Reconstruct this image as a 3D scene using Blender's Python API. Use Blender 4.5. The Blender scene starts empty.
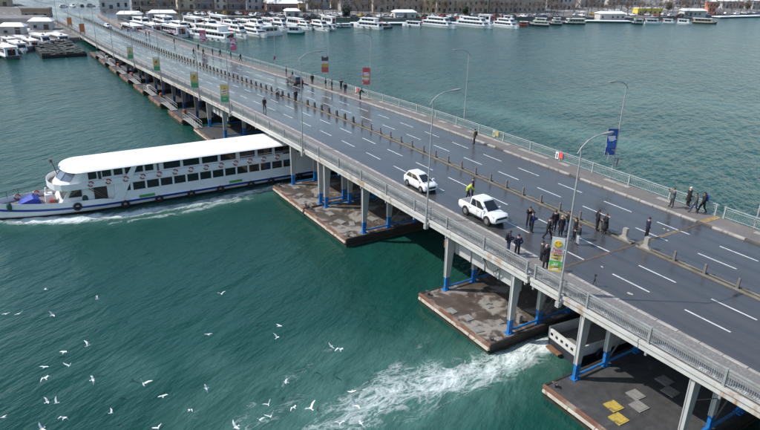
import bpy, math, random
import numpy as np
from mathutils import Vector, Matrix
random.seed(7); rng = np.random.default_rng(11)
sc = bpy.context.scene
COL = sc.collection

# ------------------------------------------------------------------ camera
F = 631.53                                   # focal length in pixels of the 760 px wide photograph
CAM = np.array([28.623, -31.801, 28.222])    # z = 0 is the water, x runs along the bridge, x = 0 is the expansion joint
PI_, YA, RO = 0.38615, 0.99708, 0.02886
_fw = np.array([-math.cos(PI_)*math.sin(YA), math.cos(PI_)*math.cos(YA), -math.sin(PI_)])
_rt = np.array([math.cos(YA), math.sin(YA), 0.0]); _up = np.cross(_rt, _fw)
RT = math.cos(RO)*_rt + math.sin(RO)*_up; UP = -math.sin(RO)*_rt + math.cos(RO)*_up; FW = _fw
cd = bpy.data.cameras.new('camera'); cam = bpy.data.objects.new('camera', cd); COL.objects.link(cam)
cd.sensor_fit = 'HORIZONTAL'; cd.sensor_width = 36.0; cd.lens = F/760*36.0
cd.clip_start = 0.5; cd.clip_end = 9000
cam.matrix_world = Matrix(((RT[0], UP[0], -FW[0], CAM[0]), (RT[1], UP[1], -FW[1], CAM[1]), (RT[2], UP[2], -FW[2], CAM[2]), (0, 0, 0, 1)))
sc.camera = cam

# ------------------------------------------------------------------ sky, sun, exposure
SUN_EL = math.radians(46); SUN_H = Vector((-0.56, -0.83, 0)).normalized()   # towards the sun
w = bpy.data.worlds.new('World'); sc.world = w; w.use_nodes = True
nt = w.node_tree; nt.nodes.clear()
sky = nt.nodes.new('ShaderNodeTexSky'); sky.sky_type = 'NISHITA'; sky.sun_disc = False
sky.sun_elevation = SUN_EL; sky.sun_rotation = math.atan2(SUN_H.x, SUN_H.y); sky.air_density = 1.15; sky.dust_density = 0.8; sky.ozone_density = 1.0
bg = nt.nodes.new('ShaderNodeBackground'); bg.inputs[1].default_value = 0.15
wo = nt.nodes.new('ShaderNodeOutputWorld'); nt.links.new(sky.outputs[0], bg.inputs[0]); nt.links.new(bg.outputs[0], wo.inputs[0])
sl = bpy.data.lights.new('sun', 'SUN'); sl.energy = 3.5; sl.angle = math.radians(0.6); sl.color = (1.0, 0.955, 0.89)
so = bpy.data.objects.new('sun', sl); COL.objects.link(so)
sdir = SUN_H*math.cos(SUN_EL) + Vector((0, 0, math.sin(SUN_EL)))
so.rotation_euler = sdir.to_track_quat('Z', 'Y').to_euler(); so.location = (0, 0, 120)
sc.view_settings.view_transform = 'Standard'; sc.view_settings.look = 'None'; sc.view_settings.gamma = 1.0
sc.view_settings.exposure = 0.30; sc.view_settings.use_curve_mapping = False
sc.render.engine = 'CYCLES'; sc.cycles.max_bounces = 6; sc.cycles.caustics_reflective = False; sc.cycles.caustics_refractive = False

# ------------------------------------------------------------------ pixel -> place
def _dir(u, v): return FW + (u-380)/F*RT + (215-v)/F*UP
def gb(u, v, z=0.0):
    d = _dir(u, v); t = (z-CAM[2])/d[2]; return Vector(CAM + d*t)
def at_y(u, v, y):
    d = _dir(u, v); t = (y-CAM[1])/d[1]; return Vector(CAM + d*t)
def at_x(u, v, x):
    d = _dir(u, v); t = (x-CAM[0])/d[0]; return Vector(CAM + d*t)
def gp(p):
    v = np.array(p, float)-CAM; z = v@FW; return 380+F*(v@RT)/z, 215-F*(v@UP)/z

# ------------------------------------------------------------------ deck height along the bridge
_kx = np.array([-420, -230, -200, -182, -147, -122, -97, -77, -57, -42, 200.0])
_kz = np.array([1.75, 1.75, 1.95, 2.25, 3.15, 4.1, 5.0, 5.8, 6.42, 6.8, 6.86])
_fx = np.arange(-420, 200, 1.0); _fz = np.interp(_fx, _kx, _kz); _fz = np.convolve(np.pad(_fz, 10, 'edge'), np.ones(21)/21, 'valid')
def zd(x): return float(np.interp(x, _fx, _fz))
def yc(x):                                   # beyond the abutment the road drifts towards the camera side
    return 0.0 if x > -205 else -((-205-x)/150.0)**1.6*9.0
def stations(x0, x1):
    xs = [x0]; x = x0
    while True:
        st = 4.0 if -230 < x < -38 else 14.0
        x += st
        if x >= x1-1.0: break
        xs.append(x)
    return xs+[x1]

# ------------------------------------------------------------------ materials
MATS = {}
def _new(name):
    m = bpy.data.materials.new(name); m.use_nodes = True; n = m.node_tree.nodes; n.clear()
    o = n.new('ShaderNodeOutputMaterial'); b = n.new('ShaderNodeBsdfPrincipled'); m.node_tree.links.new(b.outputs[0], o.inputs[0])
    return m, m.node_tree, b
def _noise(t, scale, detail=4.0, rough=0.55, coord='Object', stretch=None, dist=0.0):
    tc = t.nodes.new('ShaderNodeTexCoord'); nz = t.nodes.new('ShaderNodeTexNoise')
    nz.inputs['Scale'].default_value = scale; nz.inputs['Detail'].default_value = detail; nz.inputs['Roughness'].default_value = rough; nz.inputs['Distortion'].default_value = dist
    if stretch:
        mp = t.nodes.new('ShaderNodeMapping'); mp.inputs['Scale'].default_value = stretch
        t.links.new(tc.outputs[coord], mp.inputs[0]); t.links.new(mp.outputs[0], nz.inputs['Vector'])
    else: t.links.new(tc.outputs[coord], nz.inputs['Vector'])
    return nz
def _ramp(t, src, stops):
    r = t.nodes.new('ShaderNodeValToRGB'); el = r.color_ramp.elements
    while len(el) < len(stops): el.new(0.5)
    for e, (p, c) in zip(el, stops):
        e.position = p; e.color = tuple(c)+(1,) if isinstance(c, (tuple, list)) else (c, c, c, 1)
    t.links.new(src, r.inputs[0]); return r
def _mix(t, fac, a, b):
    m = t.nodes.new('ShaderNodeMix'); m.data_type = 'RGBA'
    for inp, val in ((0, fac), (6, a), (7, b)):
        if hasattr(val, 'is_output'): t.links.new(val, m.inputs[inp])
        else: m.inputs[inp].default_value = val if inp == 0 else tuple(val)+(1,)
    return m.outputs[2]
def _math(t, op, a, b=0.5):
    m = t.nodes.new('ShaderNodeMath'); m.operation = op
    for i, v in ((0, a), (1, b)):
        if hasattr(v, 'is_output'): t.links.new(v, m.inputs[i])
        else: m.inputs[i].default_value = v
    return m.outputs[0]
def _bump(t, b, h, strength, dist=0.05, prev=None):
    bm = t.nodes.new('ShaderNodeBump'); bm.inputs['Strength'].default_value = strength; bm.inputs['Distance'].default_value = dist
    t.links.new(h, bm.inputs['Height'])
    if prev: t.links.new(prev, bm.inputs['Normal'])
    t.links.new(bm.outputs[0], b.inputs['Normal']); return bm.outputs[0]
def M(name, c=(0.5, 0.5, 0.5), rough=0.6, var=0.18, scale=1.2, metal=0.0, c2=None, lo=0.42, hi=0.66, bump=0.0, stretch=None, spec=0.5, coord='Object'):
    """plain surface with mottled colour; c2 gives patches of a second colour (rust, dirt, snow)"""
    if name in MATS: return MATS[name]
    m, t, b = _new(name)
    n1 = _noise(t, scale, 5, coord=coord, stretch=stretch)
    dark = tuple(x*(1-var) for x in c); lite = tuple(min(1, x*(1+var)) for x in c)
    col = _ramp(t, n1.outputs[0], [(0.3, dark), (0.7, lite)]).outputs[0]
    if c2 is not None:
        n2 = _noise(t, scale*0.6, 7, 0.65, coord=coord, stretch=stretch, dist=0.4)
        f = _ramp(t, n2.outputs[0], [(lo, 0.0), (hi, 1.0)]).outputs[0]
        col = _mix(t, f, col, c2)
    t.links.new(col, b.inputs['Base Color'])
    b.inputs['Roughness'].default_value = rough; b.inputs['Metallic'].default_value = metal; b.inputs['Specular IOR Level'].default_value = spec
    if bump:
        n3 = _noise(t, scale*6, 4, coord=coord); _bump(t, b, n3.outputs[0], bump, 0.03)
    MATS[name] = m; return m

# ------------------------------------------------------------------ mesh builder
class MB:
    def __init__(s): s.v = []; s.f = []; s.m = []; s.mats = []; s.mi = 0
    def use(s, mat):
        if mat not in s.mats: s.mats.append(mat)
        s.mi = s.mats.index(mat); return s
    def add(s, vs, fs):
        o = len(s.v); s.v += [tuple(v) for v in vs]; s.f += [tuple(i+o for i in f) for f in fs]; s.m += [s.mi]*len(fs); return s
    def box(s, x0, x1, y0, y1, z0, z1):
        return s.add([(x0, y0, z0), (x1, y0, z0), (x1, y1, z0), (x0, y1, z0), (x0, y0, z1), (x1, y0, z1), (x1, y1, z1), (x0, y1, z1)],
                     [(0, 3, 2, 1), (4, 5, 6, 7), (0, 1, 5, 4), (1, 2, 6, 5), (2, 3, 7, 6), (3, 0, 4, 7)])
    def hexa(s, lo, hi):                      # lo, hi: 4 points each, counter-clockwise from above
        return s.add(list(lo)+list(hi), [(3, 2, 1, 0), (4, 5, 6, 7), (0, 1, 5, 4), (1, 2, 6, 5), (2, 3, 7, 6), (3, 0, 4, 7)])
    def loft(s, rings, close=True, caps=True):
        n = len(rings[0]); vs = [p for r in rings for p in r]; fs = []
        for k in range(len(rings)-1):
            for i in range(n if close else n-1):
                j = (i+1) % n; fs.append((k*n+i, k*n+j, (k+1)*n+j, (k+1)*n+i))
        if caps and close:
            fs.append(tuple(range(n-1, -1, -1))); fs.append(tuple((len(rings)-1)*n+i for i in range(n)))
        return s.add(vs, fs)
    def tube(s, pts, rad, n=6, caps=True):
        pts = [Vector(p) for p in pts]; rad = rad if isinstance(rad, (list, tuple)) else [rad]*len(pts); rings = []
        for i, p in enumerate(pts):
            d = (pts[min(i+1, len(pts)-1)]-pts[max(i-1, 0)]).normalized()
            a = Vector((0, 0, 1)) if abs(d.z) < 0.9 else Vector((1, 0, 0))
            e1 = d.cross(a).normalized(); e2 = d.cross(e1)
            rings.append([p+rad[i]*(math.cos(2*math.pi*k/n)*e1+math.sin(2*math.pi*k/n)*e2) for k in range(n)])
        return s.loft(rings, True, caps)
    def bar(s, a, b, wd, ht=None):            # square bar between two points
        a = Vector(a); b = Vector(b); ht = ht or wd; d = (b-a).normalized()
        up = Vector((0, 0, 1)) if abs(d.z) < 0.95 else Vector((0, 1, 0))
        e1 = d.cross(up).normalized()*wd/2; e2 = e1.cross(d).normalized()*ht/2
        return s.loft([[p-e1-e2, p+e1-e2, p+e1+e2, p-e1+e2] for p in (a, b)])
    def ball(s, c, r, n=8, m=6):
        c = Vector(c); r = Vector(r) if isinstance(r, (tuple, list, Vector)) else Vector((r, r, r)); rings = []
        for i in range(m+1):
            th = math.pi*i/m; rr = max(math.sin(th), 0.02)
            rings.append([c+Vector((r.x*rr*math.cos(2*math.pi*k/n), r.y*rr*math.sin(2*math.pi*k/n), -r.z*math.cos(th))) for k in range(n)])
        return s.loft(rings)
    def torus(s, c, R, r, axis='x', n=16, m=6, mats=None):
        c = Vector(c); vs = []; fs = []
        for i in range(n):
            a = 2*math.pi*i/n
            for j in range(m):
                b = 2*math.pi*j/m; q = (R+r*math.cos(b)); p = (r*math.sin(b), q*math.cos(a), q*math.sin(a))
                vs.append(c+Vector(p if axis == 'x' else (p[1], p[0], p[2]) if axis == 'y' else (p[1], p[2], p[0])))
        o = len(s.v); s.v += [tuple(v) for v in vs]
        for i in range(n):
            for j in range(m):
                s.f.append((o+i*m+j, o+((i+1) % n)*m+j, o+((i+1) % n)*m+(j+1) % m, o+i*m+(j+1) % m))
                s.m.append(s.mi if mats is None else mats[1 if (i*8//n) % 4 == 3 else 0])
        return s
    def mesh(s, name, smooth=False):
        me = bpy.data.meshes.new(name); me.from_pydata(s.v, [], s.f)
        for mt in s.mats: me.materials.append(mt)
        if len(s.mats) > 1: me.polygons.foreach_set('material_index', s.m)
        if smooth:
            me.polygons.foreach_set('use_smooth', [True]*len(s.f)); me.update(); me.set_sharp_from_angle(angle=math.radians(42))
        me.update(); return me
    def build(s, name, parent=None, loc=(0, 0, 0), rz=0.0, smooth=False, **kw):
        return link(name, s.mesh(name, smooth), parent, loc, rz, **kw)
def tag(o, label=None, cat=None, group=None, kind=None):
    if label: o['label'] = label
    if cat: o['category'] = cat
    if group: o['group'] = group
    if kind: o['kind'] = kind
    return o
def link(name, data, parent=None, loc=(0, 0, 0), rz=0.0, label=None, cat=None, group=None, kind=None):
    o = bpy.data.objects.new(name, data); COL.objects.link(o); o.location = loc; o.rotation_euler = (0, 0, rz)
    if parent is not None: o.parent = parent
    return tag(o, label, cat, group, kind)
def thing(name, label, cat, loc=(0, 0, 0), rz=0.0, group=None): return link(name, None, None, loc, rz, label, cat, group)
def copy_tree(o, parent=None):
    c = o.copy(); COL.objects.link(c); c.parent = parent
    for ch in list(o.children): copy_tree(ch, c)
    return c
ORD = 'first second third fourth fifth sixth seventh eighth ninth tenth eleventh twelfth thirteenth fourteenth fifteenth sixteenth seventeenth eighteenth nineteenth twentieth'.split()
TENS = {20: 'twenty', 30: 'thirty', 40: 'forty', 50: 'fifty', 60: 'sixty', 70: 'seventy', 80: 'eighty', 90: 'ninety'}
def nth(i):                                   # 0 -> first
    if i < 20: return ORD[i]
    t, u = divmod(i+1, 10)
    return TENS[t*10][:-1]+'ieth' if u == 0 else TENS[t*10]+'-'+ORD[u-1]
def sweep(mb, prof, x0, x1, caps=True, shift=True):   # profile of (y, height over the deck) swept along the deck line
    rings = [[(x, y+(yc(x) if shift else 0), zd(x)+h) for y, h in prof] for x in stations(x0, x1)]
    return mb.loft(rings, True, caps)
def sheet(mb, y0, y1, h, x0, x1, ny=1):
    xs = stations(x0, x1); ys = [y0+(y1-y0)*k/ny for k in range(ny+1)]
    return mb.loft([[(x, y+yc(x), zd(x)+h) for y in ys] for x in xs], close=False)
# ------------------------------------------------------------------ water
def px_line(pts): return [gb(u, v, 0) for u, v in pts]
def dist_poly(X, Y, pts):
    """distance to a polyline and the running fraction of the nearest point"""
    best = np.full(X.shape, 1e9); frac = np.zeros(X.shape); seg = [(pts[i], pts[i+1]) for i in range(len(pts)-1)]
    tot = sum((b-a).length for a, b in seg); acc = 0
    for a, b in seg:
        L = (b-a).length; t = np.clip(((X-a.x)*(b.x-a.x)+(Y-a.y)*(b.y-a.y))/L**2, 0, 1)
        dd = np.hypot(X-a.x-t*(b.x-a.x), Y-a.y-t*(b.y-a.y)); k = dd < best
        frac[k] = ((acc+t*L)/tot)[k]; best[k] = dd[k]; acc += L
    return best, frac
def axis_lines(bands):
    out = []
    for a, b, st in bands: out += list(np.arange(a, b, st))
    return np.array(out+[bands[-1][1]])
wx = axis_lines([(-6000, -900, 600), (-900, -300, 60), (-300, -120, 4), (-120, -62, 1.0), (-62, 14, 0.36), (14, 60, 1.5), (60, 300, 20), (300, 3000, 300)])
wy = axis_lines([(-3000, -300, 300), (-300, -60, 20), (-60, -36, 1.5), (-36, 8, 0.36), (8, 60, 1.0), (60, 240, 3.0), (240, 600, 20), (600, 6000, 500)])
X, Y = np.meshgrid(wx, wy, indexing='ij')
Z = np.zeros_like(X)
for k in range(46):
    lam = 1.6*1.05**k if k < 30 else 3.0*1.07**(k-30)
    a = math.radians(208)+rng.normal(0, 0.42); ph = rng.uniform(0, 6.28); kk = 2*math.pi/lam
    s = np.sin(kk*(X*math.cos(a)+Y*math.sin(a))+ph+0.6*np.sin(0.21*X+0.13*Y+ph))
    Z += (0.0014*lam**0.8)*(1-np.abs(s)**0.8*np.sign(s)*0+s*0.35)*s
fine = np.clip((X+70)/12, 0, 1)*np.clip((18-X)/8, 0, 1)*np.clip((Y+40)/6, 0, 1)*np.clip((14-Y)/8, 0, 1)
mid = np.clip((X+240)/40, 0, 1)*np.clip((50-X)/20, 0, 1)*np.clip((Y+55)/10, 0, 1)*np.clip((130-Y)/60, 0, 1)
Z *= 0.25*mid+0.75*fine
foam = np.zeros_like(X); aer = np.zeros_like(X)
wash = px_line([(566, 338), (545, 346), (516, 358), (482, 372), (446, 381), (412, 391), (384, 402), (356, 412), (330, 424)])
dw, fw_ = dist_poly(X, Y, wash); wid = 1.05+2.3*np.clip(fw_*1.5, 0, 1)
foam = np.maximum(foam, np.clip(1.25-dw/wid, 0, 1)*(1.22-0.72*fw_))
aer = np.maximum(aer, np.clip(1.25-dw/(wid*1.75), 0, 1)*(1-0.25*fw_))
for poly, wd, st in [(px_line([(430, 340), (405, 362), (390, 372)]), 0.8, .30), (px_line([(400, 366), (372, 384), (352, 404), (340, 420)]), 1.2, .55),
                     (px_line([(330, 352), (296, 376), (262, 396), (236, 424)]), 1.1, .36), (px_line([(296, 398), (270, 418), (240, 432)]), 1.4, .42),
                     (px_line([(226, 392), (196, 412), (186, 424)]), .7, .30), (px_line([(124, 364), (146, 376), (130, 382)]), .5, .26), (px_line([(206, 362), (230, 372), (222, 384)]), .6, .24)]:
    dd, _ = dist_poly(X, Y, poly); foam = np.maximum(foam, np.clip(1.1-dd/wd, 0, 1)*st); aer = np.maximum(aer, np.clip(1.2-dd/(wd*3.4), 0, 1)*min(1, st*1.15))
bow = px_line([(-40, 218), (4, 219), (40, 221), (75, 219.5), (110, 217), (150, 211.5), (190, 205.5), (230, 197.5), (262, 191), (282, 185.5)])
db, fb = dist_poly(X, Y, bow)
foam = np.maximum(foam, np.clip(1.25-db/(1.7-0.5*fb), 0, 1)*np.where(fb < 0.40, 1.2, 0.95-0.12*fb))
b2 = px_line([(112, 224), (142, 220), (180, 214), (220, 204), (252, 199)]); d2, _ = dist_poly(X, Y, b2)
foam = np.maximum(foam, np.clip(1.2-d2/0.9, 0, 1)*0.62); aer = np.maximum(aer, np.clip(1.3-db/3.0, 0, 1)*0.45)
for poly, wd, st in [(px_line([(430, 96), (520, 118), (600, 138), (640, 146)]), 6, .62), (px_line([(560, 100), (660, 96), (760, 112), (860, 120)]), 13, .34), (px_line([(300, 60), (400, 70), (480, 104)]), 8, .14)]:
    dd, _ = dist_poly(X, Y, poly); aer = np.maximum(aer, np.clip(1.2-dd/wd, 0, 1)*st)
chop = sum(np.sin(X*math.cos(a)*k_+Y*math.sin(a)*k_+a*3) for a, k_ in ((.3, 2.1), (1.7, 2.9), (2.6, 3.7), (4.0, 4.6)))/4
Z += np.clip(foam, 0, 1)*(0.10+0.16*chop)*fine
nx, ny = X.shape
idx = np.arange(nx*ny).reshape(nx, ny)
quads = np.stack([idx[:-1, :-1], idx[1:, :-1], idx[1:, 1:], idx[:-1, 1:]], -1).reshape(-1, 4)
me = bpy.data.meshes.new('water'); me.from_pydata(np.stack([X, Y, Z], -1).reshape(-1, 3).tolist(), [], quads.tolist())
windy = np.clip(0.44+0.50*np.clip((Y-6)/30, 0, 1)+0.40*np.clip((-60-X)/60, 0, 1), 0, 0.95)
for nm, arr in (('foam', foam), ('aerated', aer), ('chop', windy)):
    at = me.attributes.new(nm, 'FLOAT', 'POINT'); at.data.foreach_set('value', arr.reshape(-1).astype(np.float32))
me.polygons.foreach_set('use_smooth', [True]*len(me.polygons))
def water_material():
    m, t, b = _new('sea water')
    big = _noise(t, 0.045, 3, 0.5)
    col = _ramp(t, big.outputs[0], [(0.3, (0.0066, 0.050, 0.0385)), (0.7, (0.0110, 0.067, 0.053))]).outputs[0]
    aa = t.nodes.new('ShaderNodeAttribute'); aa.attribute_name = 'aerated'; fa = t.nodes.new('ShaderNodeAttribute'); fa.attribute_name = 'foam'
    an = _noise(t, 0.42, 5, 0.6, dist=0.8)
    af = _math(t, 'MULTIPLY', aa.outputs['Fac'], _ramp(t, an.outputs[0], [(0.25, 0.35), (0.7, 1.0)]).outputs[0])
    col = _mix(t, af, col, (0.095, 0.205, 0.17))
    # foam: ragged bright strands where the water was churned
    fl = wash[-1]-wash[0]; tf = t.nodes.new('ShaderNodeTexCoord'); mr = t.nodes.new('ShaderNodeMapping'); mr.inputs['Rotation'].default_value = (0, 0, -math.atan2(fl.y, fl.x)); t.links.new(tf.outputs['Object'], mr.inputs[0])
    ms = t.nodes.new('ShaderNodeMapping'); ms.inputs['Scale'].default_value = (0.5, 1.1, 1); t.links.new(mr.outputs[0], ms.inputs[0])
    def fnz(s_, d_, r_, di): 
        n_ = t.nodes.new('ShaderNodeTexNoise'); n_.inputs['Scale'].default_value = s_; n_.inputs['Detail'].default_value = d_; n_.inputs['Roughness'].default_value = r_; n_.inputs['Distortion'].default_value = di; t.links.new(ms.outputs[0], n_.inputs['Vector']); return n_
    fn = fnz(0.8, 5, 0.58, 1.6); fn2 = fnz(1.9, 4, 0.55, 1.2); fn3 = fnz(0.45, 4, 0.55, 0.8)
    def ridge(o): return _math(t, 'SUBTRACT', 1.0, _math(t, 'MULTIPLY', _math(t, 'ABSOLUTE', _math(t, 'SUBTRACT', o, 0.5)), 5.5))
    lace = _math(t, 'MAXIMUM', ridge(fn.outputs[0]), _math(t, 'MULTIPLY', ridge(fn2.outputs[0]), 0.8))
    body = _math(t, 'MULTIPLY', fn3.outputs[0], 0.75)
    strand = _math(t, 'ADD', _math(t, 'MULTIPLY', lace, 0.50), body)
    thr = _math(t, 'SUBTRACT', 1.02, _math(t, 'MULTIPLY', fa.outputs['Fac'], 0.62))
    ff = _math(t, 'MULTIPLY', _math(t, 'SUBTRACT', strand, thr), 2.1)
    cl = t.nodes.new('ShaderNodeClamp'); t.links.new(ff, cl.inputs[0]); f2 = _math(t, 'MULTIPLY', cl.outputs[0], _math(t, 'MINIMUM', _math(t, 'MULTIPLY', fa.outputs['Fac'], 2.4), 0.92))
    # few wind-blown whitecaps on open water
    wn = _noise(t, 0.33, 6, 0.62, dist=0.5, stretch=(0.55, 1.3, 1)); wc = _ramp(t, wn.outputs[0], [(0.765, 0.0), (0.80, 0.75)]).outputs[0]
    f3 = _math(t, 'MAXIMUM', f2, wc)
    col = _mix(t, f3, col, (0.74, 0.80, 0.78)); t.links.new(col, b.inputs['Base Color'])
    t.links.new(_math(t, 'ADD', _math(t, 'MULTIPLY', f3, 0.45), 0.16), b.inputs['Roughness']); b.inputs['IOR'].default_value = 1.33
    tcc = t.nodes.new('ShaderNodeTexCoord'); rot = t.nodes.new('ShaderNodeMapping'); rot.inputs['Rotation'].default_value = (0, 0, math.radians(-28)); t.links.new(tcc.outputs['Object'], rot.inputs[0])
    def wv(scale, st, det, rough):
        mp = t.nodes.new('ShaderNodeMapping'); mp.inputs['Scale'].default_value = st; t.links.new(rot.outputs[0], mp.inputs[0]); nz = t.nodes.new('ShaderNodeTexNoise'); nz.inputs['Scale'].default_value = scale; nz.inputs['Detail'].default_value = det; nz.inputs['Roughness'].default_value = rough; t.links.new(mp.outputs[0], nz.inputs['Vector']); return nz
    h1 = wv(0.62, (1.35, 0.50, 1), 4, 0.55); h2 = wv(2.2, (1.4, 0.55, 1), 4, 0.6); h3 = wv(0.17, (1.3, 0.55, 1), 3, 0.5)
    ca = t.nodes.new('ShaderNodeAttribute'); ca.attribute_name = 'chop'
    def hz(n): return _math(t, 'MULTIPLY', n.outputs[0], ca.outputs['Fac'])
    n1 = _bump(t, b, hz(h3), 1.0, 0.8); n2 = _bump(t, b, hz(h1), 1.0, 0.62, n1); n3 = _bump(t, b, h2.outputs[0], 1.0, 0.085, n2)
    _bump(t, b, f3, 0.5, 0.12, n3)
    return m
me.materials.append(water_material()); me.update()
link('water', me, kind='structure')

# ------------------------------------------------------------------ land across the water
SHORE = [gb(u, v, 0) for u, v in [(-160, 76), (-60, 63), (0, 57.5), (18, 54), (46, 47.5), (62, 43)]]
SHORE += [Vector((-206, -6, 0)), Vector((-206, 27, 0))]
SHORE += [gb(u, v, 0) for u, v in [(124, 27), (150, 23), (200, 20.5), (260, 20), (330, 20.5), (400, 21.5), (470, 20), (560, 19.5), (640, 20.5), (700, 17.5), (760, 15.2), (820, 13), (900, 10)]]
m, t, b = _new('snowy ground')
gn = _noise(t, 0.05, 6, 0.6); g2 = _noise(t, 0.3, 6, 0.65)
gcol = _ramp(t, g2.outputs[0], [(0.3, (0.10, 0.095, 0.085)), (0.7, (0.20, 0.18, 0.16))]).outputs[0]
sn = _ramp(t, _math(t, 'ADD', _math(t, 'MULTIPLY', gn.outputs[0], 0.5), _math(t, 'MULTIPLY', g2.outputs[0], 0.5)), [(0.545, 0.0), (0.60, 1.0)]).outputs[0]
t.links.new(_mix(t, sn, gcol, (0.72, 0.74, 0.77)), b.inputs['Base Color']); b.inputs['Roughness'].default_value = 0.85
GROUND = m; LZ = 1.35
lm = MB().use(GROUND)
rows = [[Vector((p.x, p.y, LZ)) for p in SHORE]] + [[Vector((p.x-d, p.y*1.0+(p.y-100)*d/900, LZ+hh)) for p in SHORE] for d, hh in ((60, 0.1), (220, 0.25), (600, 24), (1600, 90), (3500, 120))]
lm.loft([list(r) for r in rows], close=False)
lm.build('ground', kind='structure')
qm = MB().use(M('quay stone', (0.20, 0.19, 0.175), 0.8, 0.3, 0.6))
qm.loft([[(p.x+0.02, p.y, -2.0) for p in SHORE], [(p.x+0.02, p.y, LZ+0.02) for p in SHORE], [(p.x-0.8, p.y, LZ+0.03) for p in SHORE], [(p.x-0.8, p.y, -2.0) for p in SHORE]], close=False)
qm.build('quay_wall', label='grey stone quay wall along the far shore behind the moored boats', cat='wall')

# ------------------------------------------------------------------ bridge
XR = 110.0; XL = -205.0
def conc(name, c, rust):
    m, t, b = _new(name)
    n1 = _noise(t, 0.9, 6, 0.6); base = _ramp(t, n1.outputs[0], [(0.3, tuple(v*0.86 for v in c)), (0.7, c)]).outputs[0]
    st = _noise(t, 1.0, 5, 0.6, stretch=(1.7, 1.7, 0.16)); pt = _noise(t, 0.11, 3, 0.5)
    f = _math(t, 'MULTIPLY', _ramp(t, st.outputs[0], [(0.46, 0.0), (0.66, 1.0)]).outputs[0], _ramp(t, pt.outputs[0], [(0.47, 0.0), (0.60, rust)]).outputs[0])
    col = _mix(t, f, base, (0.34, 0.17, 0.06))
    g = _noise(t, 0.6, 5, 0.6, stretch=(1.2, 1.2, 0.3)); col = _mix(t, _ramp(t, g.outputs[0], [(0.55, 0.0), (0.8, 0.5)]).outputs[0], col, (0.22, 0.20, 0.18))
    t.links.new(col, b.inputs['Base Color']); b.inputs['Roughness'].default_value = 0.62; _bump(t, b, n1.outputs[0], 0.25, 0.02); MATS[name] = m; return m
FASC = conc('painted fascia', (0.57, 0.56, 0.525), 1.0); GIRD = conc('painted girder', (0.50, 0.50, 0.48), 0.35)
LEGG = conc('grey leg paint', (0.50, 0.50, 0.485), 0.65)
BLUE = M('blue leg paint', (0.018, 0.17, 0.47), 0.45, 0.22, 2.0, c2=(0.05, 0.09, 0.14), lo=0.58, hi=0.8)
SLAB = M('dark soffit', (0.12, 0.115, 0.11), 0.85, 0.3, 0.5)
STEEL = M('dark steel', (0.10, 0.09, 0.085), 0.6, 0.3, 1.0, c2=(0.20, 0.10, 0.05), lo=0.5, hi=0.7)

def asphalt():
    m, t, b = _new('wet asphalt')
    n1 = _noise(t, 0.09, 5, 0.6, stretch=(0.45, 1.6, 1)); n2 = _noise(t, 7.0, 4, 0.7); n4 = _noise(t, 0.5, 6, 0.6, stretch=(0.3, 1.8, 1))
    c = _ramp(t, n4.outputs[0], [(0.3, (0.044, 0.045, 0.048)), (0.7, (0.068, 0.068, 0.070))]).outputs[0]
    c = _mix(t, _math(t, 'MULTIPLY', n2.outputs[0], 0.35), c, (0.075, 0.073, 0.07))
    n5 = _noise(t, 1.0, 3, 0.5, stretch=(0.012, 1.1, 1)); n6 = _noise(t, 0.9, 6, 0.7, stretch=(0.6, 1.2, 1))
    s = _math(t, 'ADD', _math(t, 'ADD', _math(t, 'MULTIPLY', n1.outputs[0], 0.42), _math(t, 'MULTIPLY', n5.outputs[0], 0.26)), _math(t, 'ADD', _math(t, 'MULTIPLY', n4.outputs[0], 0.2), _math(t, 'MULTIPLY', n6.outputs[0], 0.12)))
    c = _mix(t, _ramp(t, n5.outputs[0], [(0.40, 0.0), (0.62, 0.5)]).outputs[0], c, (0.085, 0.084, 0.082))
    t.links.new(_ramp(t, s, [(0.36, 0.10), (0.50, 0.24), (0.66, 0.48)]).outputs[0], b.inputs['Roughness'])
    t.links.new(c, b.inputs['Base Color']); b.inputs['Specular IOR Level'].default_value = 0.55
    _bump(t, b, n2.outputs[0], 0.10, 0.01); return m
ASPH = asphalt(); PAINT = M('road paint', (0.62, 0.62, 0.60), 0.5, 0.15, 3.0, c2=(0.22, 0.22, 0.23), lo=0.54, hi=0.72)
YN, YF = 2.95, 21.05                          # kerb lines
road = link('road', sheet(MB().use(ASPH), YN-0.02, YF+0.02, 0.0, -420, XR, 4).mesh('road'), kind='structure')
# lane dashes, each a strip of paint on the road
def paint_strip(x, y, L, wd): return sheet(MB().use(PAINT), y-wd/2, y+wd/2, 0.004, x, x+L)
for y, x0 in ((5.87, 2.6-5.95*40), (8.87, 2.65-5.95*40), (15.06, 3.63-5.95*40), (17.98, 3.72-5.95*40)):
    for k in range(58):
        xa = x0+5.95*k
        mb = MB().use(PAINT); w2 = 0.072
        mb.loft([[(xx, y-w2+yc(xx), zd(xx)+0.005), (xx, y+w2+yc(xx), zd(xx)+0.005)] for xx in (xa, xa+1.6, xa+3.2)], close=False)
        mb.build('lane_marking', road)
tc_ = MB().use(PAINT)
bridge = thing('road_bridge', 'long grey road bridge carried on tapered legs over the water', 'bridge')
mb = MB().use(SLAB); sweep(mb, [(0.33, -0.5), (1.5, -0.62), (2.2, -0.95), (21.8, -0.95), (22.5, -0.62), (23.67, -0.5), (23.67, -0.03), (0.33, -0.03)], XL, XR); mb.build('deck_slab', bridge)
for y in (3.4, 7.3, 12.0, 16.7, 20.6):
    mb = MB().use(SLAB); sweep(mb, [(y-0.22, -1.12), (y+0.22, -1.12), (y+0.22, -0.9), (y-0.22, -0.9)], XL, XR); mb.build('girder', bridge)
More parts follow.
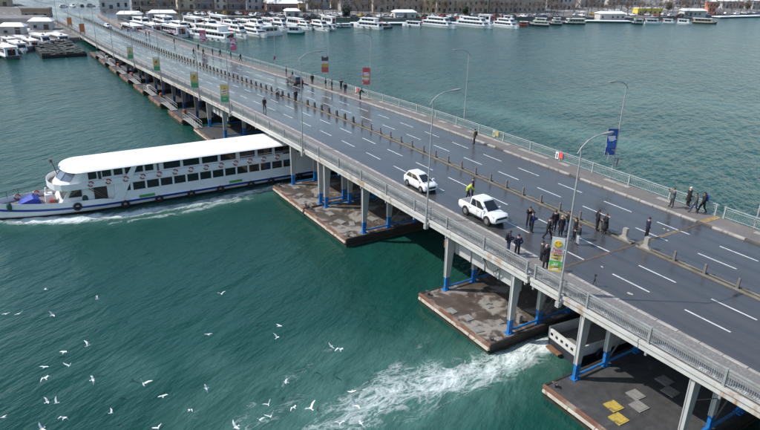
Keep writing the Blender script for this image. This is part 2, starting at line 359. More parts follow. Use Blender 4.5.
# fascia panels along both edges, with joints
edges_x = [XL]
while edges_x[-1] < -9: edges_x.append(edges_x[-1]+9.32)
edges_x[-1] = -0.12
right_x = [0.12]
while right_x[-1] < XR: right_x.append(right_x[-1]+9.3)
for lst in (edges_x, right_x):
    for a, c in zip(lst[:-1], lst[1:]):
        for ya, yb in ((-0.12, 0.32), (23.68, 24.12)):
            mb = MB().use(FASC); fo = -0.10 if ya < 5 else 0.10
            y0, y1 = (ya, yb) if ya < 5 else (yb, ya)
            sweep(mb, [(y0, -0.50), (y1, -0.50), (y1, 0.10), (y0, 0.10)] if ya < 5 else [(y1, -0.50), (y0, -0.50), (y0, 0.10), (y1, 0.10)], a+0.03, c-0.03)
            if ya < 5: sweep(mb, [(y0+fo, -0.10), (y0, -0.10), (y0, 0.13), (y0+fo, 0.13)], a+0.03, c-0.03)
            mb.build('fascia_panel', bridge)
# expansion joint: steel strips across both carriageways and the walkway
OCH = M('ochre steel plate', (0.33, 0.235, 0.095), 0.6, 0.3, 2.0, c2=(0.18, 0.10, 0.05), lo=0.5, hi=0.7)
JNT = M('rusty joint steel', (0.10, 0.065, 0.04), 0.55, 0.4, 2.5, c2=(0.25, 0.15, 0.07), lo=0.52, hi=0.7)
H0 = zd(0)
for y0, y1, mt, wd in ((YN, 11.6, JNT, 0.13), (12.4, 18.0, OCH, 0.14), (18.0, YF, JNT, 0.14)):
    MB().use(mt).box(-wd, wd, y0+0.02, y1, H0+0.002, H0+0.012).build('joint_plate', bridge)
MB().use(STEEL).box(-0.05, 0.05, YN, YF, H0+0.013, H0+0.02).build('joint_seal', bridge)
# pavements, kerbs
def pave_mat():
    m, t, b = _new('pavement'); n1 = _noise(t, 0.35, 6, 0.65, stretch=(0.5, 1.2, 1)); n2 = _noise(t, 2.5, 5, 0.6)
    c = _ramp(t, n1.outputs[0], [(0.3, (0.115, 0.095, 0.085)), (0.55, (0.175, 0.150, 0.135)), (0.75, (0.27, 0.245, 0.225))]).outputs[0]
    t.links.new(_mix(t, _math(t, 'MULTIPLY', n2.outputs[0], 0.5), c, (0.20, 0.18, 0.165)), b.inputs['Base Color'])
    t.links.new(_ramp(t, n1.outputs[0], [(0.35, 0.3), (0.6, 0.75)]).outputs[0], b.inputs['Roughness']); _bump(t, b, n2.outputs[0], 0.2, 0.02); return m
PAVE = pave_mat()
def gritty():
    m, t, b = _new('gritty slush on pavement'); n1 = _noise(t, 0.5, 5, 0.6, stretch=(0.4, 1.5, 1)); n2 = _noise(t, 6.5, 7, 0.75); n3 = _noise(t, 0.07, 2, 0.5, stretch=(1, .05, 1))
    c = _ramp(t, n2.outputs[0], [(0.33, (0.14, 0.13, 0.12)), (0.5, (0.20, 0.19, 0.178)), (0.68, (0.29, 0.28, 0.268))]).outputs[0]
    c = _mix(t, _ramp(t, n1.outputs[0], [(0.45, 0.0), (0.68, 0.75)]).outputs[0], c, (0.17, 0.155, 0.14))
    t.links.new(c, b.inputs['Base Color']); b.inputs['Roughness'].default_value = 0.8; _bump(t, b, n2.outputs[0], 0.6, 0.05); return m
PAVEN = gritty(); KERB = M('kerb stone', (0.36, 0.335, 0.30), 0.75, 0.25, 1.4, bump=0.3, c2=(0.19, 0.17, 0.15), lo=0.5, hi=0.72)
KJ = M('kerb bedding', (0.10, 0.09, 0.08), 0.9)
near_pave = link('pavement', sweep(MB().use(PAVEN), [(0.0, -0.05), (YN-0.30, -0.05), (YN-0.30, 0.14), (0.0, 0.14)], -260, XR).mesh('pavement'), kind='structure')
far_pave = link('pavement', sweep(MB().use(PAVE), [(YF+0.30, -0.05), (24.0, -0.05), (24.0, 0.14), (YF+0.30, 0.14)], -260, XR).mesh('pavement'), kind='structure')
for par, y0, y1 in ((near_pave, YN-0.295, YN), (far_pave, YF, YF+0.295)):
    mb = MB().use(KJ); sweep(mb, [(y0+0.02, -0.04), (y1-0.02, -0.04), (y1-0.02, 0.10), (y0+0.02, 0.10)], -260, XR); mb.build('kerb_bed', par)
    mb = MB().use(KERB); sweep(mb, [(y0, -0.03), (y1, -0.03), (y1, 0.155), (y0, 0.155)], -260, -62); mb.build('kerb', par)
    x = -61.9; kk = 0
    while x < 36:
        L = 1.46
        if not (-0.5 < x+0.7 < 0.5) and not (par is far_pave and kk in (23, 31, 44)):
            dz = random.uniform(-0.012, 0.012); dy = random.uniform(-0.02, 0.02); zz = zd(x+0.7)+dz
            mb = MB().use(KERB); e = 0.025
            mb.loft([[(xx, y0+dy+s, zz-0.12), (xx, y1+dy-s, zz-0.12), (xx, y1+dy-s, zz+0.12), (xx, y1+dy-s-0.03, zz+0.155), (xx, y0+dy+s+0.03, zz+0.155), (xx, y0+dy+s, zz+0.12)] for xx, s in ((x, 0.02), (x+e, 0), (x+L-e, 0), (x+L, 0.02))])
            mb.build('kerbstone', par)
        x += 1.5; kk += 1
MB().use(OCH).box(-0.28, 0.28, YF+0.3, 23.85, H0+0.145, H0+0.16).build('joint_cover_plate', bridge)
# far walkway: paler strip of worn slabs beside the fence
SL2 = M('pale paving slab', (0.34, 0.315, 0.28), 0.75, 0.2, 1.3, c2=(0.2, 0.18, 0.16), lo=0.5, hi=0.7)
for k in range(44):
    x = -66+k*1.62
    if random.random() < 0.30 or abs(x+0.6) < 1.4: continue
    zz = zd(x+0.7); MB().use(SL2).box(x, x+1.55, 23.05+random.uniform(-.04, .04), 23.62, zz+0.10, zz+0.148+random.uniform(0, .012)).build('slab', far_pave)

# legs: tapered, blue at the foot, in rows across each pontoon edge
PT = 0.95                                      # pontoon deck height
PONT = [(-173.0, -164.3), (-159.5, -151.0), (-145.6, -136.9), (-132.8, -124.1), (-118.7, -110.0), (-105.0, -96.1), (-90.4, -81.5), (-75.7, -66.8), (-42.5, -33.75), (-33.4, -23.7), (-10.5, -1.25), (4.4, 13.6), (19.5, 28.7), (43, 52), (66, 75), (89, 98)]
ROWS = [0.20, 3.35, 6.9, 10.4, 13.9, 17.4, 20.6, 22.9]
LEGX = []
for a, c in PONT: LEGX += [a+0.55, c-0.55] if a > -80 else [a+0.5, c-0.5]
LEGD = conc('shade-darkened leg paint', (0.20, 0.20, 0.205), 0.5); BLUED = M('shade-darkened blue', (0.012, 0.055, 0.19), 0.5, 0.3, 2.0)  # darker copies of both leg paints, shade of the far span in the colour
def leg_mesh(hh, ya):
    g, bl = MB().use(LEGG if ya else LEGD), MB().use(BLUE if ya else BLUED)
    def ring(z, grow=0.0):
        f = z/hh; wy = 0.34+0.56*f; wx = 0.20+0.04*f; y0 = 0.0-0.10*f
        return [(-wx/2-grow, y0-grow, z), (wx/2+grow, y0-grow, z), (wx/2+grow, y0+wy+grow, z), (-wx/2-grow, y0+wy+grow, z)]
    bz = min(1.25, hh*0.32)
    g.loft([ring(bz), ring(hh)])
    for s in (-1, 1):                          # flange edges standing proud of the web
        g.loft([[(s*(0.12+0.02*z/hh)-0.03, -0.10*z/hh-0.045, z), (s*(0.12+0.02*z/hh)+0.03, -0.10*z/hh-0.045, z), (s*(0.12+0.02*z/hh)+0.03, -0.10*z/hh-0.004, z), (s*(0.12+0.02*z/hh)-0.03, -0.10*z/hh-0.004, z)] for z in (bz, hh-0.02)])
    bl.loft([ring(0.08, 0.012), ring(bz, 0.012)]); bl.box(-0.26, 0.26, -0.14, 0.5, 0.0, 0.07)
    for s in (-1, 1): bl.add([(s*0.11, 0.1, 0.07), (s*0.28, 0.1, 0.07), (s*0.11, 0.1, 0.4), (s*0.11, 0.16, 0.07), (s*0.28, 0.16, 0.07), (s*0.11, 0.16, 0.4)], [(0, 1, 2), (5, 4, 3), (1, 4, 5, 2), (0, 3, 4, 1), (0, 2, 5, 3)])
    return g.mesh('leg'), bl.mesh('leg_foot')
cache = {}
for x in LEGX:
    if x > 60: continue
    hh = round(zd(x)-0.47-PT, 1)
    for y in ROWS:
        ck = (hh, x > -78)
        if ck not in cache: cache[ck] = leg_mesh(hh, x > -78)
        lg = link('leg', cache[ck][0], bridge, (x, y, PT)); link('leg_foot', cache[ck][1], lg)
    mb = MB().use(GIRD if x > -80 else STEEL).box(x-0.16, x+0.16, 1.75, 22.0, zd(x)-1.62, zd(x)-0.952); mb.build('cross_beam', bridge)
    if x > -80:                                # blue braces between the feet
        for a, c in zip(ROWS[:4], ROWS[1:5]):
            MB().use(BLUE).tube([(x+0.05, a+0.42, PT+0.30), (x+0.05, c-0.02, PT+0.30)], 0.09, 8).build('brace', bridge)
        MB().use(STEEL).bar((x, ROWS[1]+0.5, PT+0.5), (x, ROWS[2]+0.2, zd(x)-1.8), 0.10).build('diagonal_brace', bridge)
# deep side girders over two of the pontoons, with hangers
for a, c in ((-10.0, -1.8), (-75.2, -67.4)):
    z = zd(a)
    mb = MB().use(GIRD).box(a, c, 0.95, 1.15, z-2.28, z-1.30); mb.build('side_girder', bridge)
    for k in range(5):
        xx = a+0.6+k*(c-a-1.2)/4; MB().use(GIRD).box(xx-0.05, xx+0.05, 0.82, 0.948, z-2.24, z-1.34).build('stiffener', bridge)
    MB().use(M('rusty bracket', (0.20, 0.10, 0.055), 0.8, 0.4, 2.0)).hexa([(a-0.7, 0.4, z-1.95), (a-0.04, 0.4, z-2.3), (a-0.04, 1.1, z-2.3), (a-0.7, 1.1, z-1.95)], [(a-0.7, 0.4, z-1.25), (a-0.04, 0.4, z-1.25), (a-0.04, 1.1, z-1.25), (a-0.7, 1.1, z-1.25)]).build('bracket', bridge)
# hanging pipe under the edge
mb = MB().use(STEEL); mb.tube([(-5.6, 0.5, H0-1.0), (-5.0, 0.4, H0-1.5), (-4.3, 0.45, H0-1.55), (-3.9, 0.5, H0-1.2)], 0.07, 6); mb.build('drain_pipe', bridge)
mb = MB().use(STEEL); mb.tube([(-0.9, 3.2, H0-1.2), (-0.7, 3.0, H0-2.4), (-1.2, 3.2, H0-3.8), (-1.7, 3.4, PT+0.9)], 0.05, 6); mb.build('hanging_cable', bridge)
mb = MB().use(STEEL); mb.tube([(14.6, 1.0, H0-1.2), (12.8, 2.6, H0-3.2), (11.4, 3.6, PT+1.2)], 0.03, 5); mb.build('stay_wire', bridge)

# ------------------------------------------------------------------ railings
RAIL = M('pale green railing paint', (0.33, 0.375, 0.36), 0.5, 0.2, 1.5, c2=(0.26, 0.27, 0.25), lo=0.55, hi=0.8)
RAILN = M('grey railing paint', (0.30, 0.315, 0.305), 0.5, 0.25, 1.5, c2=(0.19, 0.17, 0.15), lo=0.52, hi=0.75)
def railing(y, mat, label, xs_posts, facing):
    r = thing('bridge_railing', label, 'railing', group='railings along the bridge edges')
    segs = [(-258, -0.25), (0.25, 60)]
    for a, c in segs:
        sweep(MB().use(mat), [(y-0.05, 1.16), (y+0.05, 1.16), (y+0.05, 1.23), (y-0.05, 1.23)], a, c).build('top_rail', r)
        sweep(MB().use(mat), [(y-0.03, 0.98), (y+0.03, 0.98), (y+0.03, 1.02), (y-0.03, 1.02)], a, c).build('upper_rail', r)
        sweep(MB().use(mat), [(y-0.03, 0.24), (y+0.03, 0.24), (y+0.03, 0.29), (y-0.03, 0.29)], a, c).build('bottom_rail', r)
        mb = MB().use(mat); x = a+0.1
        while x < c-0.05:
            z = zd(x); o = yc(x)
            step = 0.125 if x > -110 else 0.3
            wq = 0.0125
            mb.add([(x-wq, y+o-wq, z+0.28), (x+wq, y+o-wq, z+0.28), (x+wq, y+o+wq, z+0.28), (x-wq, y+o+wq, z+0.28), (x-wq, y+o-wq, z+0.99), (x+wq, y+o-wq, z+0.99), (x+wq, y+o+wq, z+0.99), (x-wq, y+o+wq, z+0.99)],
                   [(0, 1, 5, 4), (1, 2, 6, 5), (2, 3, 7, 6), (3, 0, 4, 7)])
            x += step
        mb.build('balusters', r, kind='stuff')
    pm = MB().use(mat).box(-0.07, 0.07, -0.08, 0.08, -0.75 if facing else 0.0, 1.26).box(-0.12, 0.12, -0.13, 0.13, 0.08, 0.16).mesh('post')
    for x in xs_posts: link('post', pm, r, (x, y+yc(x), zd(x)+0.0))
    return r
posts = [-0.42, 0.42]+[0.42+4.78*k for k in range(1, 13)]+[-0.42-4.78*k for k in range(1, 54)]
YRN, YRF = -0.02, 24.0
railing(YRN, RAILN, 'grey railing with thin bars along the bridge edge above the ferry', posts, True)
railing(YRF, RAIL, 'pale green railing on the bridge edge behind the four walking people', posts, False)

# ------------------------------------------------------------------ median with its row of posts
MEDC = M('median concrete', (0.19, 0.175, 0.14), 0.85, 0.3, 1.2, c2=(0.13, 0.11, 0.08), lo=0.48, hi=0.7)
POSTC = M('median post concrete', (0.175, 0.16, 0.145), 0.85, 0.25, 2.0)
med = thing('median_barrier', 'low concrete median strip with a row of short posts', 'barrier')
for a, c in ((-300, -0.22), (0.22, XR)):
    sweep(MB().use(MEDC), [(11.66, -0.02), (11.80, -0.02), (11.78, 0.12), (11.68, 0.12)], a, c).build('kerb', med)
    sweep(MB().use(MEDC), [(12.10, -0.02), (12.24, -0.02), (12.22, 0.12), (12.12, 0.12)], a, c).build('kerb', med)
    sweep(MB().use(M('median earth', (0.055, 0.047, 0.035), 0.95, 0.4, 2.0, c2=(0.17, 0.145, 0.085), lo=0.54, hi=0.7)), [(11.78, 0.0), (12.12, 0.0), (12.12, 0.07), (11.78, 0.07)], a, c).build('strip', med)
def rpost(h, w1, w0):
    mb = MB().use(POSTC); mb.loft([[(-a, -a*0.85, z), (a, -a*0.85, z), (a, a*0.85, z), (-a, a*0.85, z)] for z, a in ((0.02, w0), (h*0.5, (w0+w1)/2), (h-0.08, w1), (h-0.02, w1*0.8), (h, w1*0.4))]); return mb.mesh('post')
pm = rpost(0.88, 0.085, 0.10)
pmw = MB().use(M('dark median post', (0.085, 0.078, 0.07), 0.85, 0.3, 2.0)).loft([[(-a, -a*0.6, z), (a, -a*0.6, z), (a, a*0.6, z), (-a, a*0.6, z)] for z, a in ((0.02, 0.21), (0.8, 0.19), (0.92, 0.12))]).mesh('post')
xp = [-1.15-2.40*k for k in range(1, 110)]+[1.0+2.55*k for k in range(1, 25)]
for i, x in enumerate(xp):
    o = link('post', pm if x > -45 else pmw, med, (x, 11.96+yc(x), zd(x)))
    if random.random() < 0.18 and x > -70: o.rotation_euler = (random.uniform(-.05, .05), random.uniform(-.1, .1), 0)
eb = MB().use(KERB); eb.box(-0.19, 0.19, -0.17, 0.17, 0.0, 0.98).hexa([(-0.5, -0.2, 0), (0.5, -0.2, 0), (0.5, 0.2, 0), (-0.5, 0.2, 0)], [(-0.24, -0.19, 0.34), (0.24, -0.19, 0.34), (0.24, 0.19, 0.34), (-0.24, 0.19, 0.34)])
em = eb.mesh('end_post')
for x in (-1.1, 1.0): link('end_post', em, med, (x, 11.96, H0+0.08))
# sparse rods left between posts
mb = MB().use(STEEL)
for k in (4,): mb.tube([(1.0+2.55*k, 11.96, H0+0.62), (1.0+2.55*(k+1), 11.96, H0+0.62)], 0.009, 4)
for k in range(1, 60):
    if k % 7 in (2, 3): mb.tube([(-1.15-2.4*k, 11.96, zd(-1.15-2.4*k)+0.6), (-1.15-2.4*(k+1), 11.96, zd(-1.15-2.4*(k+1))+0.6)], 0.009, 4)
mb.build('rods', med, kind='stuff')
# old snow left along the near railing and walkway
SNOW = M('old snow', (0.52, 0.52, 0.515), 0.8, 0.25, 6.0, c2=(0.22, 0.205, 0.19), lo=0.40, hi=0.56, bump=0.6)
def snowbank(x0, x1, y0, y1, hmax, seed):
    r2 = np.random.default_rng(seed); n = int((x1-x0)/0.16); k = max(4, int((y1-y0)/0.12)); g = r2.random((n//4+3, k//2+3)); mb = MB().use(SNOW)
    def val(i, j):
        a, c = i/4, j/2; i0, j0 = int(a), int(c); fa, fc = a-i0, c-j0
        return (g[i0, j0]*(1-fa)+g[i0+1, j0]*fa)*(1-fc)+(g[i0, j0+1]*(1-fa)+g[i0+1, j0+1]*fa)*fc
    rows = []
    for i in range(n+1):
        x = x0+(x1-x0)*i/n; e = min(1, i/6, (n-i)/6)
        rows.append([(x, y0+(y1-y0)*j/k, zd(x)+0.12+hmax*e*(val(i, j)*1.5-0.42)*math.sin(math.pi*min(1, (j+0.6)/(k+0.6)))**0.5+r2.uniform(-.012, .012)) for j in range(k+1)])
    return mb.loft(rows, close=False)
snowbank(-13.5, 44, 0.08, 0.50, 0.20, 3).build('snow_strip', kind='stuff', label='old icy snow lying along the foot of the near railing')
snowbank(-46.0, -9, 0.1, 0.55, 0.15, 8).build('snow_strip', kind='stuff', label='thin ribbon of snow along the railing above the pontoons')
# ------------------------------------------------------------------ pontoons under the bridge
PDECK = M('worn pontoon deck', (0.085, 0.066, 0.052), 0.6, 0.4, 0.9, c2=(0.29, 0.265, 0.235), lo=0.51, hi=0.60, bump=0.3)
PDARK = M('tarred and shaded pontoon deck', (0.055, 0.055, 0.056), 0.75, 0.3, 1.5, c2=(0.13, 0.125, 0.12), lo=0.60, hi=0.75, bump=0.2)
HULLR = M('rusty hull plate', (0.20, 0.095, 0.06), 0.8, 0.35, 1.3, c2=(0.30, 0.24, 0.19), lo=0.5, hi=0.62)
HULLD = M('dark shaded hull plate', (0.030, 0.024, 0.020), 0.7, 0.4, 1.3, c2=(0.11, 0.055, 0.035), lo=0.56, hi=0.72)  # dark plating, deepened further by side-face shadow put into the colour
STRK = M('peeling white strake', (0.55, 0.50, 0.43), 0.75, 0.2, 1.6, c2=(0.24, 0.11, 0.06), lo=0.52, hi=0.62)
ALGA = M('algae band', (0.035, 0.04, 0.022), 0.7, 0.4, 2.0)
YELP = M('yellow hatch', (0.46, 0.34, 0.07), 0.65, 0.2, 3.0, c2=(0.14, 0.11, 0.05), lo=0.52, hi=0.64); GRYP = M('grey hatch', (0.24, 0.232, 0.215), 0.7, 0.2, 3.0, c2=(0.15, 0.13, 0.11), lo=0.55, hi=0.7)
names = {8: 'worn pale grey pontoon beside the stern of the ferry', 9: 'patchy pontoon next to the open channel left of the rusty one', 10: 'rusty pontoon with loose slabs under the pickup truck',
         11: 'dark tarred pontoon with two yellow hatches at the frame bottom', 7: 'dark pontoon beyond the white ferry roof', 12: 'pontoon beyond the one with yellow hatches'}
far_p = [i for i in range(7)]
P0, P1 = -2.15, 26.2
def pontoon(i, a, c):
    dark = i in (7, 11) or i < 7  # small shore pontoons get the tarred colour to imitate shade under the deck
    lab = names.get(i) or ('%s small pontoon from the shore in the row joined by gangways' % nth(i) if i < 7 else 'pontoon under the bridge outside the picture, %s to the right' % nth(i-12))
    r = thing('pontoon', lab, 'pontoon', ((a+c)/2, 0, 0), group='pontoons carrying the bridge'); hw = (c-a)/2
    y0 = P0 if i > 6 else P0-0.35
    mb = MB().use(HULLD); mb.hexa([(-hw+.15, y0+.5, -0.9), (hw-.15, y0+.5, -0.9), (hw-.15, P1-.5, -0.9), (-hw+.15, P1-.5, -0.9)], [(-hw, y0, PT-0.10), (hw, y0, PT-0.10), (hw, P1, PT-0.10), (-hw, P1, PT-0.10)]); mb.build('hull', r)
    MB().use(PDARK if dark else PDECK).box(-hw+0.12, hw-0.12, y0+0.12, P1-0.12, PT-0.12, PT).build('deck', r)
    for bx in ((-hw-.04, hw+.04, y0-.05, y0+.119), (-hw-.04, hw+.04, P1-.119, P1+.05)): MB().use(HULLR).box(bx[0], bx[1], bx[2], bx[3], PT-0.20, PT+0.05).build('coaming', r)
    for bx in ((-hw-.04, -hw+.119, y0+.12, P1-.12), (hw-.119, hw+.04, y0+.12, P1-.12)): MB().use(HULLD).box(bx[0], bx[1], bx[2], bx[3], PT-0.22, PT+0.04).build('coaming', r)  # side coamings coloured dark for the shadow on these faces
    n = max(3, int(hw)); 
    for k in range(n):                        # fender planks along the front
        xa = -hw+2*hw*k/n; MB().use(STRK if i > 6 else HULLR).box(xa+.02, xa+2*hw/n-.03, y0-.11-random.uniform(0, .03), y0+.1, PT-0.44-random.uniform(0, .05), PT-0.27).build('fender_plank', r)
    MB().use(ALGA).box(-hw-.02, hw+.02, y0+.02, P1-.02, -0.3, 0.20).build('waterline_band', r)
    if i > 6:
        for sx in (-1, 1):
            b = MB().use(STEEL); b.tube([(sx*(hw-.5), y0+.55, PT), (sx*(hw-.5), y0+.55, PT+.38)], .12, 8).tube([(sx*(hw-.5)-.25, y0+.55, PT+.28), (sx*(hw-.5)+.25, y0+.55, PT+.28)], .07, 6); b.build('bollard', r)
    return r
PO = [pontoon(i, a, c) for i, (a, c) in enumerate(PONT) if a < 40]
def on_pontoon(i, u, v, mat, sx, sy, h, nm, rz=0.0):
    p = gb(u, v, PT); a, c = PONT[i]
    mb = MB().use(mat).box(-sx/2, sx/2, -sy/2, sy/2, 0.002, h); mb.box(-sx/2+.1, sx/2-.1, -sy/2+.1, sy/2-.1, h, h+.02)
    return mb.build(nm, PO[i], (p.x-(a+c)/2, p.y, PT), rz)
for u, v, mt in ((613.6, 406.4, YELP), (618.6, 419, YELP), (635.6, 395, GRYP), (639, 406.5, GRYP), (664.5, 380.7, GRYP), (670.3, 391.7, GRYP)): on_pontoon(11, u, v, mt, 0.95, 0.95, 0.06, 'hatch', random.uniform(-.1, .1))
for u, v in ((468, 318), (487, 303), (489, 306.5), (452, 311), (478, 330), (500, 322)): on_pontoon(10, u, v, GRYP, random.uniform(.5, .9), random.uniform(.5, .8), 0.07, 'slab', random.uniform(-.3, .3))
for u, v in ((300, 195), (316, 196), (296, 188), (304, 201)): on_pontoon(8, u, v, GRYP, random.uniform(.5, 1.1), random.uniform(.4, .8), 0.08, 'slab', random.uniform(-.5, .5))
for u, v in ((340, 222), (352, 224), (346, 231), (372, 219), (330, 214)): on_pontoon(9, u, v, GRYP, random.uniform(.6, 1.3), random.uniform(.5, .9), 0.08, 'slab', random.uniform(-.5, .5))
on_pontoon(10, 519, 322, GRYP, 0.35, 0.35, 0.7, 'vent_box')
p = gb(228, 126, PT); MB().use(YELP).box(-.8, .8, -.12, .12, 0, .3).build('bollard', PO[7], (p.x+71.2, p.y, PT), 0.3)
# gangways between the small pontoons
GW = M('galvanised steel', (0.34, 0.34, 0.33), 0.5, 0.2, 1.0, c2=(0.22, 0.15, 0.10), lo=0.58, hi=0.72)
for i in range(7):
    a = PONT[i][1]-0.9; c = PONT[i+1][0]+0.9
    g = thing('gangway', '%s railed steel gangway from the shore linking two pontoons' % nth(i), 'gangway', ((a+c)/2, 0, 0), group='gangways between pontoons'); L = (c-a)/2; yq = -1.55
    zq = lambda s: PT+0.12+0.10*(1-(s/L)**2)
    mb = MB().use(GW); ss = [-L+2*L*k/6 for k in range(7)]
    mb.loft([[(s, yq-.55, zq(s)-.12), (s, yq+.55, zq(s)-.12), (s, yq+.55, zq(s)), (s, yq-.55, zq(s))] for s in ss]); mb.build('walkway', g)
    for yy in (yq-.52, yq+.52):
        mb = MB().use(GW); mb.tube([(s, yy, zq(s)+1.0) for s in ss], .035, 5).tube([(s, yy, zq(s)+.55) for s in ss], .025, 5)
        for s in ss: mb.bar((s, yy, zq(s)-.02), (s, yy, zq(s)+1.0), .05)
        mb.build('handrail', g)
# clutter by the small pontoons: orange floats and lockers
for k in range(9):
    a, c = PONT[k % 6+1]; x = a+1.6+(k*1.7) % 5.5
    o = MB().use(M('orange drum', (0.34, 0.10, 0.05), 0.6, .3)) if k % 3 else MB().use(M('pale locker', (0.5, 0.48, 0.42), 0.6))
    if k % 3: o.tube([(0, 0, 0), (0, 0, .12), (0, 0, .8), (0, 0, .9)], [.28, .32, .32, .27], 10); o.torus((0, 0, .3), .32, .02, 'z', 12, 4).torus((0, 0, .6), .32, .02, 'z', 12, 4)
    else: o.box(-.5, .5, -.3, .3, 0, .7).box(-.54, .54, -.34, .34, .7, .78)
    o.build('storage_drum' if k % 3 else 'storage_locker', None, (x, -0.75, PT), label='%s on %s small pontoon from the shore' % ('orange drum' if k % 3 else 'pale locker', nth(k % 6+1)) + (' at its outer corner' if k > 5 else ''), cat='drum' if k % 3 else 'locker', group='clutter on the pontoons')

# ------------------------------------------------------------------ the ferry passing under the bridge
WHT = M('ferry white paint', (0.78, 0.78, 0.77), 0.35, 0.05, 0.6, c2=(0.62, 0.61, 0.58), lo=0.6, hi=0.85)
ROOFW = M('ferry roof white', (0.84, 0.84, 0.83), 0.5, 0.03, 0.5)
GLASS = M('dark window glass', (0.012, 0.014, 0.017), 0.08, 0.2, 1.0, spec=0.8)
NAVY = M('ferry blue stripe', (0.012, 0.045, 0.26), 0.4, 0.1, 1.0)
BLK = M('tyre rubber', (0.015, 0.015, 0.016), 0.75, 0.2, 3.0)
REDP = M('lifebuoy red', (0.38, 0.075, 0.055), 0.5, 0.1, 2.0); WHB = M('lifebuoy white', (0.78, 0.76, 0.72), 0.5, 0.1, 2.0)
DKG = M('ferry deck grey', (0.20, 0.19, 0.18), 0.7, 0.2, 1.0)
FX = -48.95
fer = thing('passenger_ferry', 'long white two-deck passenger ferry passing under the bridge, bow cut by frame', 'ferry', (FX, 0, 0))
def hb(y): return 3.12 if y > -19 else 3.12*max(0.0, 1-((-19-y)/14.3)**3.4)
def sheer(y): return 0.92+0.008*max(0, -11-y)+(0.42*((-20-y)/13)**1.5 if y < -20 else 0)
ys = [9.0, 8.0, 4, 0, -5, -10, -15, -19, -22, -24.5, -26.5, -28.3, -29.8, -31.0, -31.9, -32.5, -32.9, -33.15]
def hull_ring(y, top):
    h = hb(y); s = sheer(y); k = 0.88 if y > -20 else 0.88-0.38*((-20-y)/13.3)
    return [(0, y, -.9), (h*k*.8, y, -.7), (h*k, y, 0.0), (h*(k*.4+.6), y, .5), (h, y, s), (h-.06 if h > .1 else 0, y, s), (-(h-.06) if h > .1 else 0, y, s), (-h, y, s), (-h*(k*.4+.6), y, .5), (-h*k, y, 0), (-h*k*.8, y, -.7)]
mb = MB().use(WHT); mb.loft([hull_ring(y, 0) for y in ys]); mb.build('hull', fer, smooth=False)
def side_strip(name, mat, off, z0f, z1f, yl, both=True):
    for s in (1, -1):
        mb = MB().use(mat); mb.loft([[(s*(hb(y)*z0f(y)[1]+off), y, z0f(y)[0]), (s*(hb(y)*z1f(y)[1]+off), y, z1f(y)[0]), (s*(hb(y)*z1f(y)[1]-.03), y, z1f(y)[0]), (s*(hb(y)*z0f(y)[1]-.03), y, z0f(y)[0])] for y in yl]); mb.build(name, fer)
side_strip('blue_stripe', NAVY, .05, lambda y: (sheer(y)-.27, .985), lambda y: (sheer(y)-.03, 1.0), ys[:-1])
def kf(y): return 0.88 if y > -20 else 0.88-0.38*((-20-y)/13.3)
side_strip('boot_topping', BLK, .05, lambda y: (-.25, kf(y)*.98), lambda y: (.32, kf(y)+(1-kf(y))*.40), ys[:-1])
fy = [y for y in ys if y <= -19]
side_strip('bulwark', WHT, .0, lambda y: (sheer(y)+.0, 1.0), lambda y: (sheer(y)+.62*min(1, (-19-y)/4+.3), 1.0), fy)
mb = MB().use(DKG); mb.loft([[(-hb(y)+.06, y, sheer(y)+.02), (hb(y)-.06, y, sheer(y)+.02)] for y in fy[:-1]], close=False); mb.build('foredeck', fer)
# main deck cabin
MB().use(WHT).box(-2.95, 2.95, -20.4, 6.0, .9, 3.25).build('main_cabin', fer)
mb = MB().use(WHT); mb.hexa([(-2.3, -26.3, 1.2), (2.3, -26.3, 1.2), (2.75, -20.41, 1.0), (-2.75, -20.41, 1.0)], [(-2.2, -25.0, 3.25), (2.2, -25.0, 3.25), (2.75, -20.41, 3.25), (-2.75, -20.41, 3.25)]); mb.build('bow_cabin', fer)
for x0, x1 in ((-2.0, -.75), (-.6, .6), (.75, 2.0)):
    q = lambda z: -26.3+1.3*(z-1.2)/2.05-.03
    MB().use(GLASS).hexa([(x0, q(1.9), 1.9), (x1, q(1.9), 1.9), (x1, q(1.9)+.06, 1.9), (x0, q(1.9)+.06, 1.9)], [(x0, q(2.95), 2.95), (x1, q(2.95), 2.95), (x1, q(2.95)+.06, 2.95), (x0, q(2.95)+.06, 2.95)]).build('windscreen', fer)
def pane(par, y0, y1, z0, z1, x, s, slant=0.0, frame=True, mat=None):
    e = .05
    w = MB().use(mat or GLASS).add([(x+s*.012, y0+slant, z0), (x+s*.012, y1, z0), (x+s*.012, y1, z1), (x+s*.012, y0, z1), (x-s*.05, y0+slant, z0), (x-s*.05, y1, z0), (x-s*.05, y1, z1), (x-s*.05, y0, z1)],
        [(0, 1, 2, 3), (7, 6, 5, 4), (0, 4, 5, 1), (1, 5, 6, 2), (2, 6, 7, 3), (3, 7, 4, 0)]).build('window', par)
    if frame:
        f = MB().use(WHT)
        for a in ((y0-e, y1+e, z0-e, z0), (y0-e, y1+e, z1, z1+e), (y0-e, y0, z0, z1), (y1, y1+e, z0, z1)): f.box(min(x-s*.02, x+s*.035), max(x-s*.02, x+s*.035), a[0], a[1], a[2], a[3])
        f.build('frame', w)
